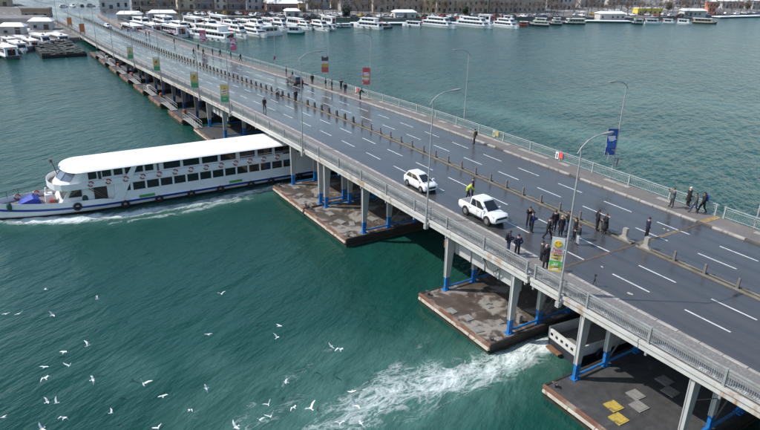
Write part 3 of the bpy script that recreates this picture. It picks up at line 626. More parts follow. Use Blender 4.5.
for s in (1, -1):
    xs_ = s*2.95
    pane(fer, -19.35, -18.65, 2.12, 2.98, xs_, s, -.45 if s > 0 else 0, False)
    y = -18.35
    while y < 1.2: pane(fer, y, y+1.38, 2.06, 3.02, xs_, s); y += 1.60
    # bow cabin side openings
    MB().use(GLASS).hexa([(s*2.30 if s > 0 else -2.42, -25.3, 2.1), (s*2.42 if s > 0 else -2.30, -25.3, 2.1), (s*2.58 if s > 0 else -2.46, -23.9, 2.1), (s*2.46 if s > 0 else -2.58, -23.9, 2.1)], [(s*2.26 if s > 0 else -2.38, -24.8, 2.95), (s*2.38 if s > 0 else -2.26, -24.8, 2.95), (s*2.56 if s > 0 else -2.44, -23.9, 2.95), (s*2.44 if s > 0 else -2.56, -23.9, 2.95)]).build('window', fer)
    MB().use(M('ferry doorway', (0.05, 0.035, 0.03), 0.7)).box(min(s*2.5, s*2.72), max(s*2.5, s*2.72), -22.6, -21.2, 1.15, 2.95).build('doorway', fer)
    # diagonal white wing between roof and hull
    MB().use(WHT).hexa([(s*2.96 if s > 0 else -3.12, -20.95, 1.0), (s*3.12 if s > 0 else -2.96, -20.95, 1.0), (s*3.12 if s > 0 else -2.96, -19.75, 1.0), (s*2.96 if s > 0 else -3.12, -19.75, 1.0)],
                        [(s*2.96 if s > 0 else -3.12, -18.25, 5.02), (s*3.12 if s > 0 else -2.96, -18.25, 5.02), (s*3.12 if s > 0 else -2.96, -17.65, 5.02), (s*2.96 if s > 0 else -3.12, -17.65, 5.02)]).build('wing_panel', fer)
    mb = MB().use(STEEL).tube([(s*2.9, -23.2, 3.1), (s*2.95, -21.2, 1.2)], .05, 5).tube([(s*2.9, -22.9, 3.1), (s*2.95, -20.9, 1.2)], .05, 5); mb.build('stair_rail', fer)
# upper deck: bulwark band wrapping round the bow
def front_ring(hw, yb, yf, n=9):               # outline of a rounded front, from stern port to stern starboard
    out = [(-hw, yb)]
    for k in range(n):
        a = math.pi*(1-k/(n-1)); out.append((hw*math.cos(a), yf+1.9-1.9*math.sin(a)*1.0))
    return out+[(hw, yb)]
def walls(name, mat, hw, yb, yf, z0, z1, thick=.08, lean=0.0):
    o0 = front_ring(hw, yb, yf); o1 = front_ring(hw-lean*.2, yb, yf+lean)
    mb = MB().use(mat); mb.loft([[(x, y, z0), (x, y, z0)] for x, y in o0][:0] or [[(a[0], a[1], z0), (b[0], b[1], z1), (b[0]*(1-thick/hw), b[1]+thick*(.5 if b[1] < yb else 0), z1), (a[0]*(1-thick/hw), a[1]+thick*(.5 if a[1] < yb else 0), z0)] for a, b in zip(o0, o1)]); return mb.build(name, fer)
mb = MB().use(DKG); o = front_ring(3.0, 6.6, -26.95); mb.loft([[(x, y, 3.26) for x, y in o], [(x, y, 3.34) for x, y in o]]); mb.build('upper_deck', fer)
walls('upper_bulwark', WHT, 3.08, 6.6, -27.1, 3.12, 3.86)
mb = MB().use(WHT); o = front_ring(2.72, 1.0, -26.5); o2 = front_ring(2.66, 1.0, -25.2); mb.loft([[(x, y, 3.34) for x, y in o], [(x, y, 5.0) for x, y in o2]]); mb.build('upper_cabin', fer)
rf = MB().use(ROOFW); o = front_ring(3.15, 6.4, -25.45, 13); o1 = front_ring(3.34, 6.5, -25.6, 13); o2 = front_ring(3.15, 6.3, -25.35, 13); o3 = front_ring(2.4, 5.8, -24.4, 13)
rf.loft([[(x, y, 4.98) for x, y in o], [(x, y, 5.08) for x, y in o1], [(x, y, 5.20) for x, y in o2], [(x, y, 5.30) for x, y in o3]]); rf.build('roof', fer)
for s in (1, -1):
    xs_ = s*2.70
    for y0 in (-21.5, -20.25, -19.0, -17.95, -16.75): pane(fer, y0, y0+.98, 4.10, 4.88, xs_, s)
    MB().use(STEEL).box(min(xs_, xs_+s*.06), max(xs_, xs_+s*.06), -15.35, -15.15, 3.95, 4.98).build('door_edge', fer)
    for k in range(4): pane(fer, -14.6+k*2.35, -12.6+k*2.35, 4.02, 4.88, xs_, s)
    for k in range(3):                        # side bays with rails; dark panels stand for the shade inside
        y0 = -5.1+k*2.4; MB().use(GLASS).box(min(xs_-s*.03, xs_+s*.02), max(xs_-s*.03, xs_+s*.02), y0, min(y0+2.1, .98), 3.95, 4.90).build('bay_shade_panel', fer)
        mb = MB().use(WHT)
        for z in (4.1, 4.3): mb.tube([(s*3.02, y0-.1, z), (s*3.02, y0+2.3, z)], .022, 5)
        mb.bar((s*3.02, y0-.1, 3.9), (s*3.02, y0-.1, 5.0), .07); mb.build('guard_rail', fer)
    pane(fer, -23.0, -22.1, 4.0, 4.85, xs_, s)
    MB().use(M('ferry doorway')).box(min(xs_, xs_+s*.03), max(xs_, xs_+s*.03), -21.95, -21.62, 3.9, 4.85).build('doorway', fer)
    # lifebuoys on the band
    for k in range(13):
        yb = -22.9+k*1.905
        mb = MB(); mb.mats = [REDP, WHB]; mb.torus((s*3.14, yb, 3.60), .275, .075, 'x', 16, 6, mats=[0, 1]); b = mb.build('lifebuoy', fer)
    for yb, zz in ((-24.6, 1.2), (-19.5, .62), (-15.6, .58), (-11.7, .56), (-8.0, .55), (-3.9, .53), (-1.1, .52), (3.0, .5)):
        mb = MB().use(BLK).torus((s*(hb(yb)+.14), yb, zz-.05), .34, .15, 'x', 14, 6).bar((s*(hb(yb)+.10), yb, zz+.3), (s*(hb(yb)+.03), yb, sheer(yb)+.1), .05); mb.build('tyre_fender', fer)
    for y0, y1 in ((-17.8, -16.0), (-6.7, -5.0)): MB().use(M('green tarpaulin', (0.05, 0.32, 0.07), 0.6)).box(min(s*2.98, s*3.10), max(s*2.98, s*3.10), y0, y1, 1.05, 1.30).build('green_cover', fer)
# wheelhouse panes round the bow
for k, (a0, a1) in enumerate(((.14, .30), (.32, .49), (.51, .68), (.70, .86))):
    pts = []
    for z, hw, yf in ((3.98, 2.73, -26.03), (4.9, 2.69, -25.28)):
        for a in (a0, a1): pts.append((math.cos(math.pi*(1-a))*hw*1.012, yf+1.9-1.9*math.sin(math.pi*a)*1.03, z))
    p = pts; mb = MB().use(M('wheelhouse glass', (0.10, 0.13, 0.19), 0.06, 0.2, 1.0, spec=0.9)); ctr = Vector((0, -22, 4.4))
    back = [tuple(Vector(q)+(ctr-Vector(q)).normalized()*.12) for q in p]
    mb.hexa([p[0], p[1], back[1], back[0]], [p[2], p[3], back[3], back[2]]); mb.build('wheelhouse_window', fer)
# mast, radar, foredeck gear
mb = MB().use(STEEL).tube([(-.6, -25.6, 3.3), (-.6, -26.2, 5.9)], .05, 6).box(-1.1, -.1, -26.4, -26.1, 5.9, 6.05).box(-.75, -.45, -26.35, -26.1, 5.6, 5.8); mb.build('radar_mast', fer)
tp = MB().use(M('blue tarpaulin', (0.015, 0.055, 0.36), 0.6, 0.2, 2.0))
tp.loft([[(-.9, -30.3, 1.3), (.55, -30.2, 1.3), (.5, -30.0, 1.6), (-.2, -29.7, 1.85), (-.85, -30.0, 1.65)], [(-1.0, -28.9, 1.25), (.75, -28.8, 1.25), (.7, -28.7, 2.05), (-.1, -28.8, 2.35), (-.9, -28.9, 2.1)], [(-1.0, -28.0, 1.2), (.75, -27.9, 1.2), (.7, -28.1, 1.8), (-.1, -28.2, 2.1), (-.9, -28.2, 1.85)]]); tp.build('covered_gear', fer)
MB().use(WHT).box(-.5, .6, -27.5, -26.7, 1.15, 2.2).tube([(0, -27.3, 1.2), (0, -27.3, 2.9)], .12, 6).build('windlass', fer)
for yb in (-30.2, -28.2):
    mb = MB(); mb.mats = [REDP, WHB]; mb.torus((-hb(yb)+.16, yb, sheer(yb)+.42), .30, .08, 'x', 16, 6, mats=[0, 1]); mb.build('lifebuoy', fer)
MB().use(REDP).box(1.2, 1.7, -27.2, -26.7, 1.15, 1.9).build('red_locker', fer)
gb_ = MB().use(M('green net bundle', (0.03, 0.10, 0.07), 0.9, 0.4, 3.0)).ball((2.4, -23.6, 1.7), (.28, .4, .55)); gb_.build('net_bundle', fer)
gb_ = MB().use(M('green net bundle')).ball((1.35, -31.2, 1.75), (.32, .3, .5)); gb_.build('net_bundle', fer)
mb = MB().use(STEEL)
for y in (-32.3, -31.2, -30.0): mb.bar((-hb(y)+.1, y, sheer(y)+.5), (-hb(y)+.1, y, sheer(y)+1.3), .05)
mb.tube([(-hb(y)+.1, y, sheer(y)+1.3) for y in (-32.3, -31.2, -30, -28.8, -27.5)], .03, 5).tube([(0, -32.8, 2.0), (-.2, -32.2, 2.9)], .06, 6); mb.build('bow_rail', fer)
# stern platform below the far side of the bridge
MB().use(WHT).box(-2.6, 2.6, 6.02, 8.6, 3.2, 3.9).build('stern_deck', fer)
mb = MB().use(WHT).bar((2.6, 8.4, 1), (2.6, 8.4, 5), .12).bar((-2.6, 8.4, 1), (-2.6, 8.4, 5), .12).bar((2.7, 6.3, 5), (2.7, 3.6, 3.9), .1); mb.build('stern_frame', fer)

# ------------------------------------------------------------------ work boat leaving under the bridge, stern to us
tug = thing('work_boat', 'dirty white work boat under the bridge churning the foam wash', 'boat', (1.6, 2.75, 0), -0.10)
TW = M('dirty boat white', (0.58, 0.57, 0.54), 0.5, 0.15, 1.5, c2=(0.25, 0.17, 0.10), lo=0.6, hi=0.74)
def tr(y, k): h = 1.62*(1 if y < 9 else max(0.02, 1-((y-9)/5)**2)); return [(-h*.85, y, -.5), (h*.85, y, -.5), (h, y, 1.15+k), (h-.08, y, 1.15+k), (-h+.08, y, 1.15+k), (-h, y, 1.15+k)]
mb = MB().use(M('work boat hull', (0.03, 0.035, 0.045), 0.5)); mb.loft([[(a, y, min(z, .85)) for a, y, z in tr(y, 0)] for y in (0, 3, 6, 9, 11, 12.8, 14)]); mb.build('hull', tug)
mb = MB().use(TW)
for s in (-1, 1): mb.loft([[(s*(abs(tr(y, 0)[2][0])+.02), y, .86), (s*(abs(tr(y, 0)[2][0])+.06), y, 1.75), (s*(abs(tr(y, 0)[2][0])-.06), y, 1.75), (s*(abs(tr(y, 0)[2][0])-.06), y, .86)] for y in (0.0, 3, 6, 9, 11, 12.8, 13.9)])
mb.box(-1.55, 1.55, -.08, .06, .90, 1.70); mb.build('bulwark', tug)
for k in range(5): MB().use(GLASS).box(-1.32+k*.56, -1.06+k*.56, -.10, -.079, 1.2, 1.42).build('scupper', tug)
MB().use(DKG).box(-1.5, 1.5, 0.1, 9, .7, .9).build('deck', tug)
MB().use(TW).hexa([(-1.2, 5.5, .9), (1.2, 5.5, .9), (1.2, 9.4, .9), (-1.2, 9.4, .9)], [(-1.1, 5.7, 3.2), (1.1, 5.7, 3.2), (1.1, 9.0, 3.2), (-1.1, 9.0, 3.2)]).build('deckhouse', tug)
for x in (-.7, .0, .7): MB().use(GLASS).box(x-.25, x+.25, 5.52, 5.66, 2.2, 2.8).build('window', tug)
MB().use(TW).box(-1.35, 1.35, 5.3, 9.3, 3.2, 3.3).build('roof', tug)
MB().use(M('rusty bracket')).box(-1.2, .2, -.55, -.12, .25, .38).build('stern_step', tug)
for s in (-1, 1): MB().use(BLK).torus((s*1.8, 2.2, .75), .32, .14, 'x', 12, 6).build('tyre_fender', tug)
# ------------------------------------------------------------------ street lamps and banners
LAMP = M('lamp post grey', (0.36, 0.36, 0.35), 0.5, 0.2, 1.0, c2=(0.20, 0.17, 0.14), lo=0.56, hi=0.75)
LHEAD = M('lamp head shell', (0.30, 0.29, 0.28), 0.5); LENS = M('lamp lens', (0.55, 0.53, 0.48), 0.3)
LX = [26.5, 3.1, -12.5, -37.5, -62.5, -77.4, -102.3, -126, -150, -174, -198, -223, -248]
def lamp_meshes(s):
    b = MB().use(LAMP).tube([(0, 0, -.7), (0, 0, 1.2), (0, 0, 1.25), (0, 0, 6), (0, 0, 10.7)], [.105, .105, .08, .07, .05], 8).box(-.16, .16, -.16, .16, -.75, -.35)
    a = MB().use(LAMP).tube([(0, -.35*s, 10.35), (0, 0, 10.75), (0, .5*s, 11.1), (0, 1.1*s, 11.3), (0, 1.9*s, 11.38)], [.03, .05, .05, .045, .04], 6)
    h = MB().use(LHEAD); h.loft([[(-w_, y*s, z), (w_, y*s, z), (w_*.8, y*s, z+t_), (-w_*.8, y*s, z+t_)] for y, w_, z, t_ in ((1.8, .05, 11.33, .07), (2.0, .12, 11.30, .12), (2.5, .14, 11.32, .13), (2.8, .08, 11.37, .08))])
    l = MB().use(LENS).box(-.09, .09, min(2.1*s, 2.6*s), max(2.1*s, 2.6*s), 11.27, 11.298)
    return b.mesh('pole'), a.mesh('arm'), h.mesh('lamp_head'), l.mesh('lens')
LM = {1: lamp_meshes(1), -1: lamp_meshes(-1)}
def lamp(x, y, s, label, lean=0.0, short=1.0):
    r = thing('street_lamp', label, 'street lamp', (x, y+yc(x), zd(x)), group='lamps along the bridge'); me_ = LM[s]
    link('pole', me_[0], r); link('arm', me_[1], r); hd = link('lamp_head', me_[2], r); link('lens', me_[3], hd); r.rotation_euler = (lean, 0, 0); r.scale = (1, 1, short); return r
NL = ['street lamp on the near railing beyond the right frame edge', 'tall street lamp beside the white hanging banner at the joint', 'tall street lamp standing in front of the white hatchback', 'street lamp on the near railing above the ferry stern']
FL = ['street lamp on the far railing right of the frame', 'street lamp on the far railing near the joint cover', 'leaning street lamp with blue banner on the far railing', 'plain street lamp on the far railing against the water']
for i, x in enumerate(LX):
    lamp(x, -0.34, 1, NL[i] if i < 4 else '%s street lamp on the near railing leftward from the ferry' % nth(i-4), 0.0)
    lamp(x, 24.32, -1, FL[i] if i < 4 else '%s street lamp leftward on the far railing past the plain one' % nth(i-4), 0.0, 0.93)
def text_mesh(s, size, mat, depth=.006):
    cu = bpy.data.curves.new('t', 'FONT'); cu.body = s; cu.size = size; cu.align_x = 'CENTER'; cu.extrude = depth; cu.offset = size*.012
    o = bpy.data.objects.new('t', cu); COL.objects.link(o); dg = bpy.context.evaluated_depsgraph_get(); m_ = bpy.data.meshes.new_from_object(o.evaluated_get(dg))
    bpy.data.objects.remove(o); bpy.data.curves.remove(cu); m_.materials.clear(); m_.materials.append(mat); return m_
def flat(name, c, rough=.55): return M('print '+name, c, rough, .06, 2.0)
def banner(x, y, z0, h, wd, label, bands, rz=0.0, group='advertising banners on the lamp posts', cat='banner'):
    """cloth panel beside a lamp pole, facing along the road; bands: (from, to, colour) as fractions of its height"""
    r = thing('banner', label, cat, (x, y, z0), rz, group)
    base = MB().use(flat('white', (.68, .70, .70))); n = 8
    cur = lambda f: .05*math.sin(f*5+x)
    base.loft([[(-.012+cur(k/n), -wd, h*k/n), (.012+cur(k/n), -wd, h*k/n), (.012+cur(k/n)*.2, 0, h*k/n), (-.012+cur(k/n)*.2, 0, h*k/n)] for k in range(n+1)]); base.build('cloth', r)
    for f0, f1, i0, i1, c in bands:
        q = MB().use(flat('%.2f %.2f %.2f' % c, c)); m_ = 4
        def pt(f, g): w_ = cur(f)*(.2+.8*g); return (w_, -wd*g, h*f)
        for sd in (1, -1):
            rows = [[Vector(pt(f0+(f1-f0)*k/m_, g))+Vector((sd*.016, 0, 0)) for g in (i0, i1)] for k in range(m_+1)]
            q.loft(rows, close=False)
        q.build('print_panel', r)
    mb = MB().use(LAMP)
    for f in (0.0, 1.0): mb.bar((0, .12, h*f), (0, -wd-.05, h*f), .04)
    mb.build('bracket', r); return r
R_, Y_, G_, B_, K_, W_ = (.58, .07, .05), (.75, .52, .05), (.10, .42, .09), (.02, .08, .33), (.05, .05, .05), (.75, .75, .74)
# the banner at the joint
p = at_y(557.5, 266.5, -0.9)
nb = banner(2.98, -0.42, H0+1.90, 2.5, .86, 'white, yellow and green food banner with a smiley on the lamp post', [(.0, .06, .04, .96, Y_), (.06, .15, .04, .96, (.45, .33, .06)), (.15, .31, .02, .98, G_), (.34, .41, .1, .9, (.62, .42, .04)), (.43, .50, .1, .9, Y_)], -0.95)
tr_ = (('Pizza', .60, .29, flat('red', R_)), ('Combo', .515, .25, flat('red', R_)), ('MENU', .445, .15, flat('black', K_)), ('%50', .352, .17, flat('black', K_)), ('taze', .225, .2, flat('pale', (.55, .66, .40))), ('lezzet', .165, .15, flat('pale', (.55, .66, .40))))
for s, f, sz, mt in tr_:
    o = link('lettering', text_mesh(s, sz, mt), nb, (0.05, -.43, 2.55*f)); o.rotation_euler = (math.pi/2, 0, math.pi/2)
mb = MB().use(flat('yellow', Y_)); mb.loft([[(0.04, -.43+.27*math.cos(2*math.pi*k/20), 2.55*.80+.27*math.sin(2*math.pi*k/20)) for k in range(20)], [(0.075, -.43+.26*math.cos(2*math.pi*k/20), 2.55*.80+.26*math.sin(2*math.pi*k/20)) for k in range(20)]]); mb.build('smiley', nb)
mb = MB().use(flat('brown', (.25, .14, .02)))
for dy in (-.12, .12): mb.ball((.078, -.43+dy, 2.55*.80+.11), (.01, .035, .06), 8, 5)
mb.tube([(.078, -.43+.2*math.cos(math.radians(a)), 2.55*.80+.2*math.sin(math.radians(a))) for a in range(200, 345, 18)], .022, 5); mb.build('smiley_face', nb)
for k, (x, c) in enumerate(((-62.5, 0), (-77.4, 0), (-102.3, 0), (-126, 0))):
    banner(x, -0.34, zd(x)+1.35, 2.7, 1.25, 'yellow and green patterned banner, %s leftward of the ferry on the near railing' % nth(k), [(.02, .34, .05, .95, (.07, .30, .13)), (.34, .46, .05, .95, (.35, .42, .22)), (.46, .97, .05, .95, (.62, .42, .12)), (.5, .72, .3, .7, (.42, .12, .10)), (.62, .80, .35, .55, (.20, .14, .12)), (.10, .25, .3, .7, (.30, .48, .28))], -.5)
for k, x in enumerate((-192, -217)):
    banner(x, -0.3+yc(x), zd(x)+1.6, 3.3, 1.6, 'orange banner on the near side by the abutment, %s from the water' % nth(k), [(.02, .98, .03, .97, (.55, .17, .05)), (.3, .7, .3, .7, (.30, .10, .05))], -.4)
banner(-62.5, 24.3, zd(-62.5)+2.1, 2.9, 1.30, 'red banner with yellow band on the far railing', [(.02, .98, .02, .98, (.58, .09, .09)), (.40, .52, .08, .92, (.62, .42, .06)), (.55, .68, .1, .9, (.62, .5, .5)), (.72, .84, .15, .85, (.60, .34, .36)), (.2, .28, .2, .8, (.70, .30, .22))], -.45)
banner(-77.4, 24.3, zd(-77.4)+2.3, 3.1, 1.30, 'dark banner with red foot on the far railing', [(.02, .35, .02, .98, (.45, .09, .07)), (.36, .55, .02, .98, (.50, .36, .08)), (.56, .70, .02, .98, (.6, .56, .58)), (.70, .98, .02, .98, (.07, .065, .07)), (.2, .28, .2, .8, (.7, .5, .42))], -.45)
banner(-126, 24.3, zd(-126)+2.0, 3.1, 1.5, 'pink red banner on the far railing beyond the dark car', [(.02, .98, .02, .98, (.56, .12, .20)), (.4, .6, .3, .7, (.30, .10, .28))], -.45)
banner(-150, 24.3, zd(-150)+2.2, 3.2, 1.6, 'pink red banner on the far railing before the big white boat', [(.02, .98, .02, .98, (.56, .12, .20)), (.35, .6, .3, .7, (.45, .25, .35))], -.45)
banner(-12.5, 24.3, H0+2.65, 2.9, 1.15, 'torn blue banner on the leaning lamp of the far railing', [(.0, .98, .02, .98, B_), (.04, .22, .1, .8, (.42, .33, .10)), (.30, .58, .1, .9, (.03, .14, .45)), (.78, .86, .15, .8, (.10, .30, .30))], -.5)
for x, y, z, c, nm in ((-12.9, 23.9, H0+2.0, (.62, .64, .64), 'white'), (-12.2, 24.6, H0+1.55, (.22, .05, .16), 'purple'), (-101.9, 24.2, zd(-102)+2.2, (.35, .06, .20), 'purple red')):
    mb = MB().use(flat('scrap '+nm, c)); mb.loft([[(.02*math.sin(k), -.35-.10*k, .9-.28*k), (.03+.02*math.sin(k), -.33-.10*k, .9-.28*k), (.03, .05+.05*math.sin(k*2), .8-.22*k), (0, .05+.05*math.sin(k*2), .8-.22*k)] for k in range(4)]); mb.build('banner_scrap', None, (x, y, z), .4, label='torn %s banner scrap flapping on the far lamp%s' % (nm, ' post past the dark car' if x < -50 else ' with blue banner'), cat='banner')
# small signs fixed to the far railing
for x, c1, c2_, nm in ((-19.6, W_, (.72, .10, .10), 'joint side'), (-66.2, (.6, .6, .58), (.70, .10, .09), 'by the red banner'), (-30.5, (.5, .5, .42), (.42, .36, .12), 'green post')):
    r = thing('warning_sign', 'small red and white sign on the far railing %s' % {'joint side': 'right of the man crossing', 'by the red banner': 'right of the red banner', 'green post': 'behind the man crossing'}[nm], 'sign', (x, 23.86, zd(x)), group='signs on the far railing')
    MB().use(flat('sign a'+nm, c1)).box(-.5, -.06, -.03, .03, .30, 1.12).build('white_plate', r); MB().use(flat('sign b'+nm, c2_)).box(.02, .55, -.035, .03, .50, 1.15).build('red_plate', r)
    MB().use(M('print dark figure', K_, .6)).box(-.36, -.2, -.036, -.0305, .42, .95).build('figure', r)

# ------------------------------------------------------------------ vehicles
CGLASS = M('car glass', (0.02, 0.025, 0.03), 0.06, 0.2, 1.0, spec=0.8); TYRE = M('tyre', (0.018, 0.018, 0.018), 0.8, 0.2, 4.0)
RIM = M('alloy rim', (0.42, 0.42, 0.43), 0.35, 0.1, 4.0, metal=0.7); CHRM = M('headlight lens', (0.62, 0.65, 0.68), 0.12); TRIM = M('black trim', (0.02, 0.02, 0.022), 0.5)
TAIL = M('tail light', (0.40, 0.02, 0.02), 0.25); PLATE = M('plate white', (0.7, 0.7, 0.7), 0.5)
def car_paint(name, c, rough=.22):
    m = M('paint '+name, c, rough, .03, .8); m.node_tree.nodes['Principled BSDF'].inputs['Coat Weight'].default_value = .6; return m
def make_car(name, label, kind, paint, group=None, simple=False):
    """kind: hatch, pickup, suv.  Local +x is forward, wheels on z = 0."""
    S = dict(hatch=dict(L=4.05, W=1.74, st=[(-2.02, .42, .98, .78), (-1.95, .28, 1.03, .85), (-1.3, .22, 1.01, .87), (0.0, .20, 1.0, .87), (.95, .20, .99, .87), (1.3, .22, .97, .86), (1.72, .24, .90, .83), (1.95, .27, .80, .75), (2.04, .34, .70, .64)],
                        gh=[(-1.98, 1.38, .76), (-1.55, .12, .60)], belt=.98, roof=1.50, wx=(-1.25, 1.27), wr=.31),
             pickup=dict(L=5.3, W=1.84, st=[(-2.68, .55, 1.12, .86), (-2.60, .48, 1.16, .90), (-1.6, .40, 1.16, .91), (-0.75, .36, 1.15, .91), (.6, .34, 1.15, .91), (1.2, .36, 1.15, .91), (1.9, .40, 1.13, .90), (2.42, .42, 1.06, .87), (2.62, .48, .95, .78)],
                        gh=[(-1.12, 1.52, .83), (-.98, .48, .74)], belt=1.14, roof=1.92, wx=(-1.52, 1.58), wr=.415),
             suv=dict(L=4.4, W=1.84, st=[(-2.18, .48, 1.02, .84), (-2.1, .34, 1.08, .90), (-1.3, .28, 1.08, .91), (0.0, .26, 1.06, .91), (.85, .26, 1.04, .91), (1.45, .28, .98, .89), (1.95, .30, .88, .83), (2.15, .38, .74, .70), (2.2, .46, .66, .6)],
                        gh=[(-2.08, 1.05, .76), (-1.75, .50, .64)], belt=1.07, roof=1.64, wx=(-1.33, 1.38), wr=.35))[kind]
    r = thing(name, label, 'car' if kind != 'pickup' else 'pickup truck', group=group)
    mb = MB().use(paint); rings = []
    for x, zl, zt, w2 in S['st']:
        rings.append([(x, -w2*.90, zl), (x, w2*.90, zl), (x, w2, zl+.16), (x, w2*1.005, (zl+zt)/2), (x, w2*.985, zt-.10), (x, w2*.90, zt-.015), (x, w2*.45, zt+.02), (x, -w2*.45, zt+.02), (x, -w2*.90, zt-.015), (x, -w2*.985, zt-.10), (x, -w2*1.005, (zl+zt)/2), (x, -w2, zl+.16)])
    mb.loft(rings); body = mb.build('body', r, smooth=True)
    (xr0, xf0, w0), (xr1, xf1, w1) = S['gh']; zb, zr = S['belt']-.04, S['roof']
    def gring(f, grow=0.0):                   # plan outline of the cabin at a height fraction
        xa, xb = xr0+(xr1-xr0)*f-grow, xf0+(xf1-xf0)*f+grow; ww = w0+(w1-w0)*f+grow
        z = zb+(zr-zb)*f; c = .14
        return [(xa, -ww+c, z), (xa+c*.5, -ww, z), (xb-c*1.6, -ww, z), (xb, -ww+c*1.6, z), (xb, ww-c*1.6, z), (xb-c*1.6, ww, z), (xa+c*.5, ww, z), (xa, ww-c, z)]
    mb = MB().use(paint); top = [(x*.93+.02*xr1, y*.9, z+.035) for x, y, z in gring(1.0)]
    mb.loft([gring(0), gring(.9), gring(1.0), top]); cab = mb.build('cabin', r, smooth=False)
    def gq(f, x01, s):                        # point on the cabin flank
        xa, xb = xr0+(xr1-xr0)*f, xf0+(xf1-xf0)*f; ww = w0+(w1-w0)*f
        return (xa+.07+(xb-.23-xa-.07)*x01, s*(ww+.012), zb+(zr-zb)*f)
    def quad_part(nm, pts, par, mat=CGLASS, th=.02):
        a, b_, c_, d_ = [Vector(q) for q in pts]; n = (b_-a).cross(d_-a).normalized()*th
        MB().use(mat).add([a, b_, c_, d_, a-n, b_-n, c_-n, d_-n], [(0, 1, 2, 3), (7, 6, 5, 4), (0, 4, 5, 1), (1, 5, 6, 2), (2, 6, 7, 3), (3, 7, 4, 0)]).build(nm, par)
    fr = ((.05, .44), (.475, .97)) if kind != 'suv' else ((.04, .27), (.31, .62), (.66, .97))
    for s in (1, -1):
        for a, c in fr:
            P = [gq(.13, a, s), gq(.13, c, s), gq(.86, c-.06*(c > .9), s), gq(.86, a+.05*(a < .1), s)]
            quad_part('side_window', P if s < 0 else [P[1], P[0], P[3], P[2]], r)
    def fq(f, y01, e): xb = (xf0+(xf1-xf0)*f if e > 0 else xr0+(xr1-xr0)*f)+e*.012; ww = (w0+(w1-w0)*f)-.15; return (xb, ww*y01, zb+(zr-zb)*f)
    quad_part('windscreen', [fq(.12, -1, 1), fq(.12, 1, 1), fq(.93, 1, 1), fq(.93, -1, 1)], r)
    quad_part('rear_window', [fq(.3, 1, -1), fq(.3, -1, -1), fq(.9, -1, -1), fq(.9, 1, -1)], r)
    wr = S['wr']; wt = .20
    for sx in S['wx']:
        for s in (1, -1):
            y = s*(S['W']/2-.10)
            MB().use(TRIM).tube([(sx, s*(S['W']/2-.25), wr+.02), (sx, s*(S['W']/2+.012), wr+.02)], wr+.06, 18).build('wheel_arch', r)
            wo_ = MB().use(TYRE).tube([(sx, y-s*.08, wr), (sx, y-s*.06, wr), (sx, y+s*.11, wr), (sx, y+s*.13, wr)], [wr*.93, wr, wr, wr*.93], 18).build('wheel', r)
            rm = MB().use(RIM).tube([(sx, y+s*.10, wr), (sx, y+s*.137, wr)], [wr*.62, wr*.60], 14); rm.build('rim', wo_)
    xf, zf = S['st'][-1][0], S['st'][-1][2]; x2, zl2, zt2, w2 = S['st'][-2]; x3 = S['st'][-3][0]; w3 = S['st'][-3][3]; z3 = S['st'][-3][2]
    for s in (1, -1):
        MB().use(CHRM).hexa([(x2-.02, s*w2*.55 if s > 0 else s*w2*1.0, zt2-.16), (x2+.03, s*w2*.55 if s > 0 else s*w2*1.0, zt2-.16), (x2+.03, s*w2*1.0 if s > 0 else s*w2*.55, zt2-.16), (x2-.02, s*w2*1.0 if s > 0 else s*w2*.55, zt2-.16)],
                            [(x3+.1, s*w2*.62 if s > 0 else s*w3*1.0, zt2+.03), (x2+.015, s*w2*.62 if s > 0 else s*w2*1.0, zt2-.02), (x2+.0, s*w2*1.0 if s > 0 else s*w2*.62, zt2-.02), (x3+.1, s*w3*1.0 if s > 0 else s*w2*.62, zt2+.03)]).build('headlight', r)
        xr = S['st'][0][0]; MB().use(TAIL).box(xr-.02, xr+.10, min(s*.60, s*.83), max(s*.60, s*.83), S['st'][0][2]-.30, S['st'][0][2]-.06).build('tail_light', r)
        MB().use(paint).box(xf0-.52, xf0-.36, min(s*(w0+.04), s*(w0+.26)), max(s*(w0+.04), s*(w0+.26)), zb+.06, zb+.19).build('wing_mirror', r)
    MB().use(TRIM).box(xf-.05, xf+.025, -w2*.66, w2*.66, zf-.20, zf-.02).build('grille', r)
    MB().use(TRIM).box(x2-.10, x2+.065, -w2*.92, w2*.92, zl2+.03, zl2+.16).build('bumper_intake', r)
    MB().use(PLATE).box(xf+.026, xf+.04, -.26, .26, zf-.33, zf-.215).build('number_plate', r)
    for s in (1, -1): MB().use(TRIM).box(-1.0, .95, min(s*(S['W']/2-.03), s*(S['W']/2+.01)), max(s*(S['W']/2-.03), s*(S['W']/2+.01)), S['st'][3][1]+.02, S['st'][3][1]+.11).build('sill', r)
    if not simple:
        xs_d = {'hatch': (-.98, -.05, .98), 'pickup': (-1.02, .12, 1.12), 'suv': (-1.2, -.1, 1.0)}[kind]
        for s in (1, -1):
            for xd in xs_d:
                zl = S['st'][3][1]+.14; zt = S['belt']-.10; y_ = s*S['W']/2
                MB().use(TRIM).box(xd-.008, xd+.008, min(y_-s*.03, y_+s*.012), max(y_-s*.03, y_+s*.012), zl, zt).build('door_seam', r)
            for xd in xs_d[:2]: MB().use(TRIM if kind == 'pickup' else paint).box(xd+.10, xd+.28, min(y_, y_+s*.035), max(y_, y_+s*.035), S['belt']-.19, S['belt']-.155).build('door_handle', r)
        MB().use(TRIM).box(S['st'][0][0]-.03, S['st'][0][0]+.1, -.75, .75, S['st'][0][1]-.02, S['st'][0][1]+.14).build('rear_bumper', r)
        MB().use(TRIM).box(xf0-.06, xf0+.02, -.55, .55, zb+.02, zb+.05).build('wiper_cowl', r)
